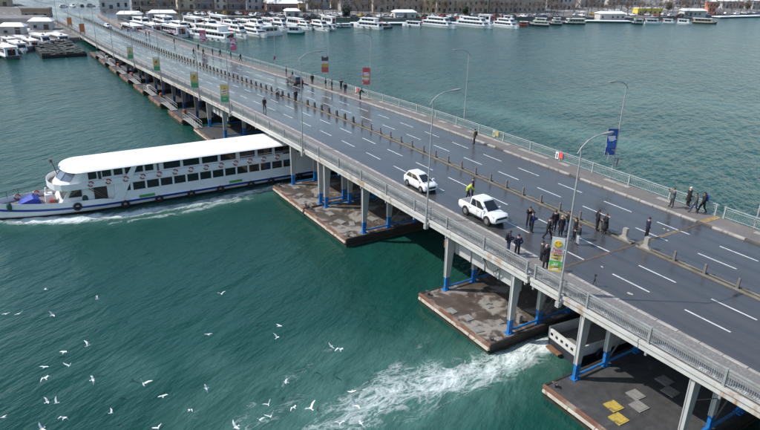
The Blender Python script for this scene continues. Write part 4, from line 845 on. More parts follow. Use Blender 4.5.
    if kind == 'pickup':
        MB().use(RIM).box(xf-.06, xf+.03, -w2*.45, w2*.45, zf-.06, zf-.02).build('grille_bar', r)
        for s in (1, -1): MB().use(RIM).box(xf-.12, xf+.02, min(s*w2*.68, s*w2*.82), max(s*w2*.68, s*w2*.82), zf-.30, zf-.14).build('bumper_trim', r)
        MB().use(M('grey tonneau cover', (.22, .225, .23), .6, .1, 2.0)).box(-2.52, -1.14, -.70, .70, 1.17, 1.20).build('bed_cover', r)
        MB().use(TRIM).tube([(-1.08, -.7, 1.18), (-1.05, -.62, 1.62), (-1.05, .62, 1.62), (-1.08, .7, 1.18)], .035, 6).build('roll_bar', r)
    elif kind == 'suv':
        for s in (1, -1): MB().use(TRIM).tube([(-1.4, s*.58, 1.66), (-1.3, s*.58, 1.71), (.1, s*.58, 1.71), (.25, s*.58, 1.66)], .025, 5).build('roof_rail', r)
    return r
CW = car_paint('white', (.80, .81, .81))
c1 = make_car('hatchback', 'white hatchback car driving behind the pickup truck', 'hatch', CW)
c1.location = (-19.85, 4.3, zd(-19.85)+.006); c1.rotation_euler = (0, 0, -.02); c1.scale = (.95, .97, 1.0)
c2 = make_car('pickup_truck', 'white double-cab pickup truck beside the near kerb', 'pickup', CW)
c2.location = (-10.55, 4.5, H0+.006); c2.rotation_euler = (0, 0, .0); c2.scale = (.93, .96, 1.0)
p = gb(282, 84.5, zd(-78)); c3 = make_car('parked_car', 'dark grey car seen on the far carriageway beside the kerb', 'suv', car_paint('dark grey', (.045, .05, .06)))
c3.location = (p.x, 19.3, zd(p.x)+.006); c3.rotation_euler = (0, math.atan2(zd(p.x-2)-zd(p.x+2), 4), math.pi)
# tripod left on the near kerb
tpd = thing('camera_tripod', 'black camera tripod standing alone near the snowy kerb', 'tripod', (3.19, 3.1, H0+.006)); tpd.scale = (.62, .62, .62)
mb = MB().use(TRIM)
MB().use(TRIM).tube([(0, 0, .55), (0, 0, 1.25)], .035, 6).box(-.06, .06, -.09, .09, 1.25, 1.36).build('column', tpd)
for k in range(3):
    a = k*2.094+.4; MB().use(TRIM).tube([(.03*math.cos(a), .03*math.sin(a), .95), (.27*math.cos(a), .27*math.sin(a), .01)], [.03, .018], 6).build('leg', tpd)
MB().use(TRIM).box(-.10, .12, -.07, .07, 1.37, 1.5).tube([(.12, 0, 1.43), (.24, 0, 1.43)], .045, 8).build('camera', tpd)
p = gb(629.4, 293.8, H0); mb = MB().use(SNOW); mb.ball((0, 0, .02), (.2, .12, .07), 7, 4).ball((.18, .05, .02), (.10, .09, .05), 6, 4); mb.build('snow_lump', None, (p.x, p.y, H0+.004), label='small lump of snow on the road right of the tripod', cat='snow')
for u, v in ((602, 267), (664, 229), (668, 230.5)):
    p = gb(u, v, H0); mb = MB().use(SNOW); mb.ball((0, 0, .015), (.12, .08, .05), 6, 4).ball((.1, -.06, .01), (.07, .06, .04), 6, 4); mb.build('litter', None, (p.x, p.y, H0+.004), label='small white scrap on the road %s' % ('left of the tripod' if u < 610 else 'on the far carriageway'), cat='litter', group='white scraps on the road')
# ------------------------------------------------------------------ people
SKIN = M('skin', (.46, .27, .19), .55, .08, 3.0); SHOE = M('shoe', (.02, .019, .018), .6)
def cloth(c): return M('cloth %.3f %.3f %.3f' % c, c, .85, .22, 5.0)
HR = {'dark': M('dark hair', (.018, .013, .010), .6, .3, 6.0), 'blond': M('blond hair', (.42, .30, .15), .6, .3, 6.0), 'brown': M('brown hair', (.07, .04, .02), .6, .3, 6.0), 'grey': M('grey hair', (.45, .44, .42), .6, .3, 6.0)}
POSE = {  # elbows, wrists (right = +x side), lean forward, knees/ankles offsets (y forward)
 'stand': dict(el=[(.24, -.03, 1.14), (-.24, -.03, 1.14)], wr=[(.25, .06, .88), (-.25, .05, .88)], lean=0, an=[(.10, .02), (-.11, -.03)], kn=[(.10, .03), (-.10, .01)]),
 'walk': dict(el=[(.24, -.12, 1.15), (-.24, .10, 1.15)], wr=[(.23, -.08, .90), (-.23, .26, .95)], lean=.06, an=[(.09, .30), (-.09, -.32)], kn=[(.09, .20), (-.09, -.06)]),
 'photo': dict(el=[(.30, .20, 1.28), (-.30, .20, 1.28)], wr=[(.10, .36, 1.50), (-.10, .36, 1.50)], lean=.03, an=[(.14, .06), (-.14, -.05)], kn=[(.13, .05), (-.12, .0)]),
 'phone': dict(el=[(.26, .06, 1.14), (-.25, .05, 1.14)], wr=[(.08, .32, 1.20), (-.10, .30, 1.18)], lean=.04, an=[(.11, .03), (-.11, -.02)], kn=[(.11, .03), (-.11, .01)]),
 'pockets': dict(el=[(.30, -.08, 1.16), (-.30, -.08, 1.16)], wr=[(.20, .08, .98), (-.20, .08, .98)], lean=0, an=[(.12, .0), (-.12, .02)], kn=[(.11, .02), (-.11, .03)]),
 'bend': dict(el=[(.22, .34, 1.02), (-.22, .34, 1.02)], wr=[(.12, .52, .86), (-.12, .50, .84)], lean=.55, an=[(.12, .14), (-.12, -.10)], kn=[(.12, .18), (-.12, .06)]),
 'crouch': dict(el=[(.24, .30, .72), (-.24, .30, .72)], wr=[(.12, .46, .60), (-.12, .46, .60)], lean=.35, an=[(.12, .0), (-.12, -.05)], kn=[(.15, .34), (-.15, .30)], drop=.48),
 'leanrail': dict(el=[(.24, .30, 1.12), (-.24, .30, 1.12)], wr=[(.14, .48, 1.10), (-.14, .48, 1.10)], lean=.30, an=[(.1, -.05), (-.1, .05)], kn=[(.1, .02), (-.1, .04)]),
}
def skin_eval(verts, edges, radii, root):
    m_ = bpy.data.meshes.new('tmp'); m_.from_pydata(verts, edges, []); o = bpy.data.objects.new('tmp', m_); COL.objects.link(o)
    o.modifiers.new('s', 'SKIN'); sv = m_.skin_vertices[0].data
    for i, r_ in enumerate(radii): sv[i].radius = (r_, r_) if not isinstance(r_, tuple) else r_; sv[i].use_root = (i == root)
    ss = o.modifiers.new('u', 'SUBSURF'); ss.levels = 1; ss.render_levels = 1
    return o
PEOPLE = []
def person(pos, heading, pose, label, top, legs, hair='dark', extra=(), h=1.80, group=None):
    P = POSE[pose]; k = h*1.11/1.78; drop = P.get('drop', 0); ln = P['lean']
    def tl(p):                                # lean the upper body about the hips
        x, y, z = p; dz = z-.95; return (x, y+dz*math.sin(ln)*1.0, .95+dz*math.cos(ln)-drop)
    J = {}; names_ = ['pelvis', 'waist', 'chest', 'neck', 'head', 'crown']
    V = [tl(q) for q in ((0, 0, .95), (0, 0, 1.12), (0, .01, 1.34), (0, .0, 1.50), (0, .03, 1.60), (0, .02, 1.70))]
    Rr = [(.155, .12), (.15, .115), (.175, .125), (.06, .06), (.085, .098), (.07, .08)]; E_ = [(0, 1), (1, 2), (2, 3), (3, 4), (4, 5)]; seg = ['top', 'top', 'skin', 'skin', 'skin']
    for s, i in ((1, 0), (-1, 1)):
        e, wv = P['el'][i], P['wr'][i]
        if pose in ('bend', 'crouch'):
            sh = tl((s*.19, 0, 1.42)); e = (e[0], e[1]+sh[1]*.5, min(e[2], sh[2]-.18)); wv = (wv[0], wv[1]+sh[1]*.4, min(wv[2], e[2]-.10))
        elif drop == 0: sh = tl((s*.19, 0, 1.42)); dy = sh[1]; e = (e[0], e[1]+dy, e[2]); wv = (wv[0], wv[1]+dy, wv[2])
        a = len(V); d_ = Vector(wv)-Vector(e); hnd = Vector(wv)+d_.normalized()*.09
        V += [tl((s*.19, 0, 1.42)), tuple(e), tuple(wv), tuple(hnd)]; Rr += [(.085, .085), (.065, .065), (.045, .045), (.042, .028)]; E_ += [(2, a), (a, a+1), (a+1, a+2), (a+2, a+3)]; seg += ['top', 'top', 'top', 'skin']
        J['hand%d' % i] = (Vector(wv), hnd)
        kx, ky = P['kn'][i]; ax, ay = P['an'][i]; a = len(V); kz = .50 if drop == 0 else .46
        V += [(s*.095, 0, .88-drop), (kx, ky, kz), (ax, ay, .09), (ax+s*.02, ay+.17, .045)]; Rr += [(.105, .105), (.075, .075), (.055, .055), (.05, .04)]; E_ += [(0, a), (a, a+1), (a+1, a+2), (a+2, a+3)]; seg += ['legs', 'legs', 'legs', 'shoe']
    V = [(x*k, y*k, z*k) for x, y, z in V]; Rr = [(a*k*(1.10 if i not in (3, 4, 5) else 1), b_*k*(1.10 if i not in (3, 4, 5) else 1)) for i, (a, b_) in enumerate(Rr)]
    o = skin_eval(V, E_, Rr, 0)
    PEOPLE.append(dict(o=o, V=V, E=E_, seg=seg, J=J, k=k, pos=pos, heading=heading, label=label, top=cloth(top), legs=cloth(legs), hair=hair, extra=extra, group=group, ln=ln, drop=drop))
def finish_people():
    dg = bpy.context.evaluated_depsgraph_get()
    for q in PEOPLE:
        m_ = bpy.data.meshes.new_from_object(q['o'].evaluated_get(dg)); m_.name = 'body'
        n = len(m_.polygons); ctr = np.zeros(n*3); m_.polygons.foreach_get('center', ctr); ctr = ctr.reshape(-1, 3); best = np.full(n, 1e9); idx_ = np.zeros(n, int); keys = ['top', 'legs', 'skin', 'shoe']
        for (a, b_), sg in zip(q['E'], q['seg']):
            A, B = np.array(q['V'][a]), np.array(q['V'][b_]); t_ = np.clip(((ctr-A)@(B-A))/((B-A)@(B-A)), 0, 1); dd = np.linalg.norm(ctr-A-t_[:, None]*(B-A), axis=1)
            if sg == 'skin' and a == 2: dd = dd+.03
            kx = dd < best; best[kx] = dd[kx]; idx_[kx] = keys.index(sg)
        m_.materials.clear()
        for mt in (q['top'], q['legs'], SKIN, SHOE): m_.materials.append(mt)
        # five fingers per hand, nose and ears grown into the same mesh
        k = q['k']; fb = MB().use(SKIN)
        for i in (0, 1):
            wv, hd = q['J']['hand%d' % i]; wv = wv*k; hd = hd*k; d_ = (hd-wv).normalized(); sdv = d_.cross(Vector((0, 1, .2))).normalized(); dn = d_.cross(sdv)
            for j, (off, L) in enumerate(((-.030, .062), (-.010, .075), (.010, .070), (.030, .055))):
                b0 = hd+sdv*off; fb.tube([b0-d_*.02, b0+d_*L*.55, b0+d_*L*.95+dn*.02], [.010, .0095, .007], 5)
            b0 = wv+d_*.03+sdv*.035; fb.tube([b0, b0+sdv*.03+d_*.03, b0+sdv*.035+d_*.07], [.012, .010, .008], 5)
        hc = Vector(q['V'][4]); f_ = Vector((0, math.cos(q['ln']), -math.sin(q['ln']))); u_ = Vector((0, math.sin(q['ln']), math.cos(q['ln'])))
        fb.tube([hc+f_*.085*k+u_*.02*k, hc+f_*.118*k-u_*.015*k], [.010*k, .018*k], 5)
        for s in (1, -1): fb.ball(hc+Vector((s*.088*k, 0, 0)), (.012*k, .022*k, .035*k), 6, 4)
        r = thing('person', q['label'], 'person', q['pos'], q['heading'], q['group'])
        import bmesh
        bm = bmesh.new(); bm.from_mesh(m_); nv = len(bm.faces)
        vs = [bm.verts.new(v) for v in fb.v]
        newf = []
        for f in fb.f:
            try: newf.append(bm.faces.new([vs[i] for i in f]))
            except ValueError: pass
        for f in newf: f.material_index = 2
        bm.to_mesh(m_); bm.free()
        vals = np.full(len(m_.polygons), 2); vals[:n] = idx_; m_.polygons.foreach_set('material_index', vals.astype(np.int32)); m_.polygons.foreach_set('use_smooth', [True]*len(m_.polygons)); m_.update()
        body = link('body', m_, r)
        def head_shell(name, mat, grow, down, front):   # cap of hair / hood / helmet over the skull
            mb = MB().use(mat); rings = []
            for a in (0.08, .45, .85, 1.2, 1.2+down):
                ring = []
                for j in range(12):
                    th = 2*math.pi*j/12; rr = .105*k*(1+grow)*math.sin(min(a, 1.65)); cut = 1.0
                    zz = math.cos(a)*.125*k*(1+grow)
                    if math.sin(th) > .45 and a > 1.0: zz = max(zz, (.05+front)*k); rr *= .97
                    ring.append(hc+Vector((rr*math.cos(th)*.93, 0, 0))+f_*(rr*math.sin(th)*1.08-.012*k)+u_*(zz+.015*k))
                rings.append(ring)
            mb.loft(rings); return mb.build(name, r, smooth=True)
        ex = q['extra']
        if q['hair'] in HR: head_shell('hair', HR[q['hair']], .10, .45 if 'long' in ex else .30, 0.0)
        else: head_shell('hat', cloth(q['hair']), .16, .25, -.01)
        for s in (1, -1): MB().use(TRIM).ball(hc+f_*.089*k+u_*.018*k+Vector((s*.034*k, 0, 0)), .009*k, 6, 4).build('eye', r)
        MB().use(M('lips', (.30, .10, .09), .5)).ball(hc+f_*.088*k-u_*.05*k, (.026*k, .008*k, .007*k), 6, 4).build('mouth', r)
        pel, ch = Vector(q['V'][0]), Vector(q['V'][2]); back = -f_
        if 'coat' in ex:                      # long coat skirt to the knee
            mb = MB().use(q['top']); rings = []
            for z_, rx, ry in ((.16, .175, .15), (0, .20, .175), (-.2, .225, .20), (-.42, .25, .22)): rings.append([pel+Vector((rx*k*math.cos(2*math.pi*j/12), ry*k*math.sin(2*math.pi*j/12), z_*k)) for j in range(12)])
            mb.loft(rings); mb.build('coat_skirt', r, smooth=True)
        elif q['drop'] == 0:                  # jacket hem
            mb = MB().use(q['top']); mb.loft([[pel+Vector((rx*k*math.cos(2*math.pi*j/12), ry*k*math.sin(2*math.pi*j/12), z_*k)) for j in range(12)] for z_, rx, ry in ((.22, .168, .135), (.06, .185, .150), (-.10, .190, .155))]); mb.build('jacket_hem', r, smooth=True)
        if 'hood' in ex:
            mb = MB().use(q['top']); mb.ball(Vector(q['V'][3])+back*.08*k, (.12*k, .09*k, .07*k), 10, 6); mb.build('hood', r, smooth=True)
        for nm, c in (('blue_pack', (.02, .10, .42)), ('dark_pack', (.03, .03, .035)), ('green_pack', (.04, .06, .04))):
            if nm in ex:
                c0 = (ch+pel)/2+u_*.10*k+back*.20*k; mb = MB().use(cloth(c)); mb.loft([[c0+Vector((sx*w_*k, 0, 0))+back*dy*k+u_*z_*k for sx, dy in ((-1, -.05), (1, -.05), (1, .08), (-1, .08))] for z_, w_ in ((-.22, .13), (-.15, .16), (.15, .16), (.24, .11))]); mb.build('backpack', r)
        if 'vest' in ex:
            mb = MB().use(M('hi-vis yellow', (.62, .72, .05), .6)); a_, b_ = pel+(ch-pel)*.12, ch+(ch-pel)*.12
            mb.loft([[p_+Vector((rx*k*math.cos(2*math.pi*j/12), 0, 0))+f_*(ry*k*math.sin(2*math.pi*j/12)) for j in range(12)] for p_, rx, ry in ((a_, .185, .150), ((a_+b_)/2, .185, .15), (b_, .20, .155))]); mb.build('vest', r, smooth=True)
        if 'camera' in ex:
            w0_, w1_ = q['J']['hand0'][1]*k, q['J']['hand1'][1]*k; c0 = (w0_+w1_)/2; MB().use(TRIM).box(c0.x-.075, c0.x+.075, c0.y-.03, c0.y+.06, c0.z-.03, c0.z+.07).tube([(c0.x, c0.y+.05, c0.z+.02), (c0.x, c0.y+.17, c0.z+.02)], .04, 8).build('camera', r)
        if 'fur' in ex:
            mb = MB().use(M('white fur trim', (.72, .70, .66), .9)); mb.torus(hc+back*.02*k, .115*k, .035*k, 'y', 12, 6); mb.build('fur_trim', r)
        bpy.data.objects.remove(q['o'])
def D(*deg): return math.radians(deg[0])
HD = dict(R=math.radians(-32), L=math.radians(148), away=math.radians(57), to=math.radians(237))
def P(u, v, hd, pose, label, top, legs, hair='dark', extra=(), h=1.80, side=0.0):
    z = H0+side; p = gb(u, v, z)
    for _ in range(4): z = zd(p.x)+side; p = gb(u, v, z)
    a = HD[hd] if isinstance(hd, str) else math.radians(hd)
    person((p.x, p.y, zd(p.x)+side+.006), a, pose, label, top, legs, hair, extra, h)
BK, NV, CH, GR, JN, OL = (.012, .012, .014), (.014, .020, .045), (.035, .036, .038), (.12, .125, .13), (.035, .06, .12), (.045, .045, .030)
S_ = .15
# walkway by the near railing
P(507.5, 253.5, 'R', 'phone', 'person in navy jacket bending over a phone by the near railing', NV, JN, 'dark', ('hood', 'dark_pack'), 1.82, S_)
P(516.5, 256.5, 'away', 'pockets', 'person in dark police style jacket at the near railing, seen from behind', NV, BK, NV, (), 1.76, S_)
P(545, 268.5, 'away', 'pockets', 'person in long black coat with white fur hood beside the banner', BK, BK, 'brown', ('coat', 'hood', 'fur'), 1.84, S_)
P(540.5, 262.0, 'R', 'stand', 'dark haired person half hidden behind the fur hooded black coat', CH, BK, 'dark', (), 1.66, .0)
# the crowd on the near carriageway
P(528.0, 227.2, 'to', 'photo', 'person in black holding something up, left edge of the crowd', BK, BK, 'dark', ('hood',), 1.80)
P(531.0, 232.6, 'R', 'phone', 'person in blue jacket with dark pack left of the crowd', (.018, .035, .12), BK, BK, ('dark_pack',), 1.78)
P(547.0, 239.5, 'R', 'walk', 'person in black striding with camera in the crowd', BK, BK, 'dark', ('camera',), 1.86)
P(553.5, 231.0, 'away', 'stand', 'person in black half hidden behind the striding cameraman', BK, BK, 'dark', (), 1.78)
P(560.0, 235.8, 'to', 'stand', 'blond person in long dark coat in the middle of the crowd', (.018, .020, .032), BK, 'blond', ('coat', 'long'), 1.72)
P(567.5, 232.5, 'L', 'phone', 'person in black jacket and blue jeans behind the lamp post', BK, JN, 'dark', (), 1.84)
P(573.6, 239.5, 'L', 'stand', 'tall person in black just right of the lamp post', BK, BK, 'dark', ('hood',), 1.86)
P(577.5, 244.8, 'L', 'phone', 'person in dark jacket and white trousers in the crowd', CH, (.52, .52, .50), 'brown', (), 1.72)
P(596.0, 230.8, 'R', 'pockets', 'left one of two black clad people by the median posts', BK, BK, 'dark', ('hood',), 1.82)
P(604.3, 234.2, 'L', 'phone', 'right one of two black clad people by the median posts', BK, BK, 'brown', ('coat',), 1.78)
P(645.8, 238.0, 'R', 'stand', 'lone person in navy standing at the median end post', NV, BK, 'dark', (), 1.76)
P(471.8, 196.2, 'R', 'stand', 'person in black standing behind the white pickup truck', BK, BK, 'brown', (), 1.80)
P(467.0, 199.5, 'R', 'bend', 'bending person in yellow vest behind the pickup truck', (.40, .45, .06), BK, 'dark', ('vest',), 1.74)
P(474.0, 144.4, 'L', 'stand', 'lone man in olive jacket crossing near the far kerb', OL, BK, 'dark', ('green_pack',), 1.84)
# four people on the far walkway
P(671.2, 207.4, 'L', 'photo', 'bareheaded person in grey raising arms, first of four on the walkway', GR, (.06, .065, .07), 'brown', ('camera',), 1.84, S_)
P(687.2, 206.2, 'R', 'stand', 'person in black coat with pale hat on the far walkway', BK, BK, (.55, .55, .54), ('coat',), 1.80, S_)
P(693.6, 212.8, 'L', 'walk', 'person in grey green jacket and jeans, third of four walkers', (.06, .075, .065), JN, 'dark', (), 1.80, S_)
P(701.6, 212.6, 'L', 'walk', 'walker in black with a bright blue backpack', BK, BK, NV, ('blue_pack', 'hood'), 1.86, S_)
# along the far walkway to the left
for u, v, hd, ps, lb, tp_, lg in ((360, 99.5, 'R', 'leanrail', 'person in black leaning forward left of the red banner', BK, BK), (345.2, 93.8, 'away', 'stand', 'person in dark jacket with jeans right of the dark banner', NV, JN), (341.0, 90.0, 'away', 'leanrail', 'person leaning on the far railing beside the jeans wearer', BK, CH),
    (331.8, 90.6, 'R', 'stand', 'right person of the pair under the dark banner', NV, BK), (325.6, 89.0, 'R', 'stand', 'left person of the pair under the dark banner', BK, (.20, .16, .12)), (312.3, 84.3, 'away', 'stand', 'single person in black on the far walkway right of the dark car', BK, BK),
    (292.6, 80.2, 'L', 'stand', 'tall person in black just right of the dark car', BK, BK), (286.3, 76.6, 'R', 'stand', 'person in brown jacket behind the dark car', (.10, .06, .045), CH), (240.5, 61.4, 'R', 'walk', 'person on the far walkway right of the nearer pink banner', BK, BK),
    (231.0, 59.0, 'R', 'stand', 'person on the far walkway left of the nearer pink banner', CH, BK), (220.5, 56.6, 'L', 'walk', 'person leaning along the far walkway between the pink banners', BK, BK), (212.7, 55.6, 'R', 'stand', 'person in black under the farther pink banner', BK, BK),
    (203.4, 55.8, 'R', 'walk', 'person on the road edge below the farther pink banner', CH, BK), (193.8, 55.6, 'R', 'walk', 'person in black on the road left of the farther pink banner', BK, BK), (198.4, 50.4, 'away', 'leanrail', 'person at the far railing before the large white boat', BK, BK),
    (174.4, 44.6, 'R', 'stand', 'lone person in black left of the large white boat', BK, BK), (146.3, 37.4, 'R', 'stand', 'left person of the distant pair by the moored boats', BK, BK), (149.5, 37.2, 'L', 'stand', 'right person of the distant pair by the moored boats', BK, BK)):
    P(u, v, hd, ps, lb, tp_, lg, 'dark', (), 1.80, S_ if v < zd(0)*100 and lb.find('road') < 0 else 0)
P(264.8, 110.6, 'to', 'walk', 'lone person in black walking on the near carriageway left part', BK, BK, 'dark', (), 1.82)
P(295.8, 101.6, 'to', 'stand', 'person in black standing at the median posts', BK, BK, 'dark', (), 1.80)
P(276.2, 96.0, 'R', 'crouch', 'dark clothed person crouching at the median', CH, BK, 'dark', (), 1.74)
P(279.2, 96.6, 'L', 'crouch', 'pale clothed person crouching at the median', (.40, .37, .32), CH, 'brown', (), 1.70)
finish_people()

# ------------------------------------------------------------------ gulls
GW_, GG, GB_ = M('gull white', (.78, .78, .77), .7, .05, 4.0), M('gull grey', (.42, .44, .46), .7, .08, 4.0), M('gull beak', (.55, .32, .04), .5)
def gull_meshes(kind):
    up = {'glide': (.06, .10), 'raise': (.34, .62), 'down': (.16, -.22), 'vee': (.26, .36)}[kind]
    body = MB().use(GW_); body.loft([[(0+r_*math.cos(2*math.pi*k/8), y, z+r_*.9*math.sin(2*math.pi*k/8)) for k in range(8)] for y, r_, z in ((-.26, .012, .01), (-.18, .05, .0), (-.05, .078, -.01), (.08, .075, 0), (.16, .05, .02), (.20, .045, .03), (.25, .04, .03), (.285, .015, .025))])
    tail = MB().use(GW_).add([(-.03, -.2, .012), (.03, -.2, .012), (.09, -.38, .012), (0, -.36, .018), (-.09, -.38, .012), (-.03, -.2, -.004), (.03, -.2, -.004), (.09, -.38, 0), (0, -.36, .0), (-.09, -.38, 0)], [(0, 4, 3, 2, 1), (5, 6, 7, 8, 9), (0, 1, 6, 5), (1, 2, 7, 6), (2, 3, 8, 7), (3, 4, 9, 8), (4, 0, 5, 9)])
    beak = MB().use(GB_).tube([(0, .28, .025), (0, .34, .012)], [.014, .004], 5)
    w_ = []
    for s in (1, -1):
        mb = MB().use(GW_); rows = []
        for x, y0, y1, z in ((.03, .13, -.10, .03), (.20, .17, -.09, .03+up[0]*.5), (.36, .16, -.07, .03+up[0]), (.55, .07, -.08, .03+(up[0]+up[1])*.5), (.70, -.06, -.13, .03+up[1])):
            rows.append([(s*x, y0, z+.012), (s*x, (y0+y1)/2, z+.018), (s*x, y1, z), (s*x, (y0+y1)/2, z-.004)])
        mb.loft(rows); m_ = mb.mesh('wing', True); w_.append(m_)
    return body.mesh('body', True), tail.mesh('tail'), beak.mesh('beak'), w_
GM = {k: gull_meshes(k) for k in ('glide', 'raise', 'down', 'vee')}
desc = {'glide': 'gliding with level wings', 'raise': 'with wings raised high', 'down': 'with drooping wing tips', 'vee': 'with wings held in a shallow vee'}
GL = [(88, 345.5, 'raise'), (64, 352, 'glide'), (69.5, 365.5, 'raise'), (44.5, 367, 'glide'), (45.5, 378, 'down'), (92.5, 379.5, 'down'), (143.5, 384, 'raise'), (163, 396, 'glide'), (47, 402, 'vee'), (56.5, 403, 'raise'), (63.5, 418, 'down'), (111, 413, 'vee'), (190, 410.5, 'down'), (158.5, 427.5, 'vee'), (42, 428.5, 'vee'), (3, 417.5, 'glide'),
      (208, 334.5, 'glide'), (279.5, 326, 'glide'), (277, 337.5, 'raise'), (331, 346, 'glide'), (340, 349.5, 'down'), (206, 388, 'down'), (286, 382, 'glide'), (268.5, 404.5, 'raise'), (294, 407.5, 'down'), (311, 408.5, 'raise'), (352, 391.5, 'glide'), (355, 405, 'raise'), (271, 416.5, 'raise'), (260, 420, 'vee'), (236, 427, 'vee'), (352, 418.5, 'raise'), (340, 423.5, 'vee'), (361, 423, 'down'),
      (45.5, 289.5, 'glide'), (97, 299, 'raise'), (52, 315, 'vee'), (19.5, 313.5, 'glide'), (6.5, 313.8, 'glide'), (221.5, 294, 'vee')]
GL.sort(key=lambda g: g[0])
for i, (u, v, kd) in enumerate(GL):
    z = 2.2+(i*7 % 5)*.7; p = gb(u, v, z)
    r = thing('seagull', 'white seagull %s, %s gull from the left' % (desc[kd], nth(i)), 'seagull', p, random.uniform(-.5, 1.9) if i % 3 else random.uniform(2.6, 4.4), 'gulls over the water')
    b_, t_, k_, w_ = GM[kd]; sc_ = random.uniform(.40, .55); r.scale = (sc_,)*3; r.rotation_euler = (random.uniform(-.25, .25), random.uniform(-.55, .55), r.rotation_euler.z)
    link('body', b_, r); link('tail', t_, r); link('beak', k_, r); link('wing', w_[0], r); link('wing', w_[1], r)
# ------------------------------------------------------------------ moored boats
def boat(name, label, pl, pr, H, hullc, topc, decks, roofsnow=False, bow='l', cat='boat', group='boats moored along the far shore', flip=1):
    """side waterline from pixel pl to pixel pr; the boat lies behind that line"""
    a, b_ = gb(*pl, 0), gb(*pr, 0); L = (b_-a).length; d_ = (b_-a).normalized(); n = Vector((-d_.y, d_.x, 0))
    if n.dot(Vector((FW[0], FW[1], 0))) < 0: n = -n
    bm = min(max(L*.26, 2.4), 5.2); c = (a+b_)/2+n*bm/2
    r = thing(name, label, cat, (c.x, c.y, 0), math.atan2(d_.y, d_.x)+(math.pi if bow == 'r' else 0), group)
    H *= .74; hw = bm/2; hm = M('hull '+('%.2f %.2f %.2f' % hullc), hullc, .45, .08, .5); tm = M('super '+('%.2f %.2f %.2f' % topc), topc, .45, .06, .5)
    def hb_(f): return hw*(1.0 if f > .38 else (f/.38)**.55) if f > 0 else .02
    def sh_(f): return H*.27+(H*.13*(1-f/.35)**1.5 if f < .35 else 0)
    fr = [0.0, .05, .12, .22, .35, .55, .8, .97, 1.0]
    mb = MB().use(hm); mb.loft([[(L*(f-.5)*(1-.0), -hb_(f)*.82, -.4), (L*(f-.5), hb_(f)*.82, -.4), (L*(f-.5)-(.25 if f < .1 else 0), hb_(f), sh_(f)), (L*(f-.5)-(.25 if f < .1 else 0), -hb_(f), sh_(f))] for f in fr]); mb.build('hull', r)
    mb = MB().use(tm)
    for s in (1, -1): mb.loft([[(L*(f-.5), s*(hb_(f)+.03), sh_(f)-.12), (L*(f-.5), s*(hb_(f)+.03), sh_(f)+.22), (L*(f-.5), s*(hb_(f)-.10), sh_(f)+.22), (L*(f-.5), s*(hb_(f)-.10), sh_(f)-.12)] for f in fr])
    mb.build('gunwale', r)
    z = H*.27; f0, f1 = .20, .97; zt = H/decks*.73
    for k in range(decks):
        x0, x1 = L*(f0-.5), L*(f1-.5); w_ = hw*.88-.12*k; z1 = z+zt
        mb = MB().use(tm); mb.hexa([(x0-.6, -w_, z), (x1, -w_, z), (x1, w_, z), (x0-.6, w_, z)], [(x0+.5, -w_*.97, z1), (x1, -w_*.97, z1), (x1, w_*.97, z1), (x0+.5, w_*.97, z1)]); mb.build('cabin', r)
        for s in (1, -1):
            mb = MB().use(GLASS); y_ = s*(w_*.985+.03); n_ = max(2, int((x1-x0)/1.7))
            for q in range(n_):
                xa = x0+1.0+(x1-x0-1.6)*q/n_; xb = xa+(x1-x0-1.6)/n_*.9; mb.box(xa, xb, min(y_, y_-s*.08), max(y_, y_-s*.08), z+zt*.36, z+zt*.80)
            mb.build('windows', r, kind='stuff')
        mb = MB().use(GLASS); mb.hexa([(x0-.36, -w_*.8, z+zt*.35), (x0-.25, -w_*.8, z+zt*.35), (x0-.25, w_*.8, z+zt*.35), (x0-.36, w_*.8, z+zt*.35)], [(x0+.22, -w_*.78, z+zt*.82), (x0+.30, -w_*.78, z+zt*.82), (x0+.30, w_*.78, z+zt*.82), (x0+.22, w_*.78, z+zt*.82)]); mb.build('windscreen', r)
        MB().use(ROOFW if roofsnow or k == decks-1 else tm).box(x0+.1, x1+.3, -w_-.18, w_+.18, z1, z1+.14).build('roof', r)
        z = z1+.14; f0 += .09; f1 -= .14
    MB().use(GLASS).box(L*.47, L*.472+.02, -hw*.55, hw*.55, H*.30, H*.30+zt*.7).build('stern_door', r)
    MB().use(M('flag red', (.5, .03, .03), .6)).box(L*.49, L*.49+.02+.9, -.02, .02, H*.75, H*.75+.6).box(L*.49-.04, L*.49, -.03, .03, H*.27, H*.75+.65).build('flag', r)
    MB().use(tm).tube([(L*(.2-.5), -hw*.9, H*.27+.5), (L*(.04-.5), -.3, H*.40+.55), (L*(.04-.5), .3, H*.40+.55), (L*(.2-.5), hw*.9, H*.27+.5)], .04, 4).build('bow_rail', r)
    mb = MB().use(STEEL).tube([(L*(f0-.5)+.8, 0, z), (L*(f0-.5)+.9, 0, z+H*.28)], .05, 5).box(L*(f0-.5)+.4, L*(f0-.5)+1.4, -.25, .25, z, z+.3); mb.build('mast', r)
    for q in range(max(1, int(L/5))): MB().use(BLK).torus((L*(.45-.5)+q*3.2, -hw-.12, H*.14), .3, .12, 'y', 10, 5).build('fender', r)
    return r
WB, TB, DB = (.74, .75, .75), (.70, .66, .55), (.03, .04, .07)
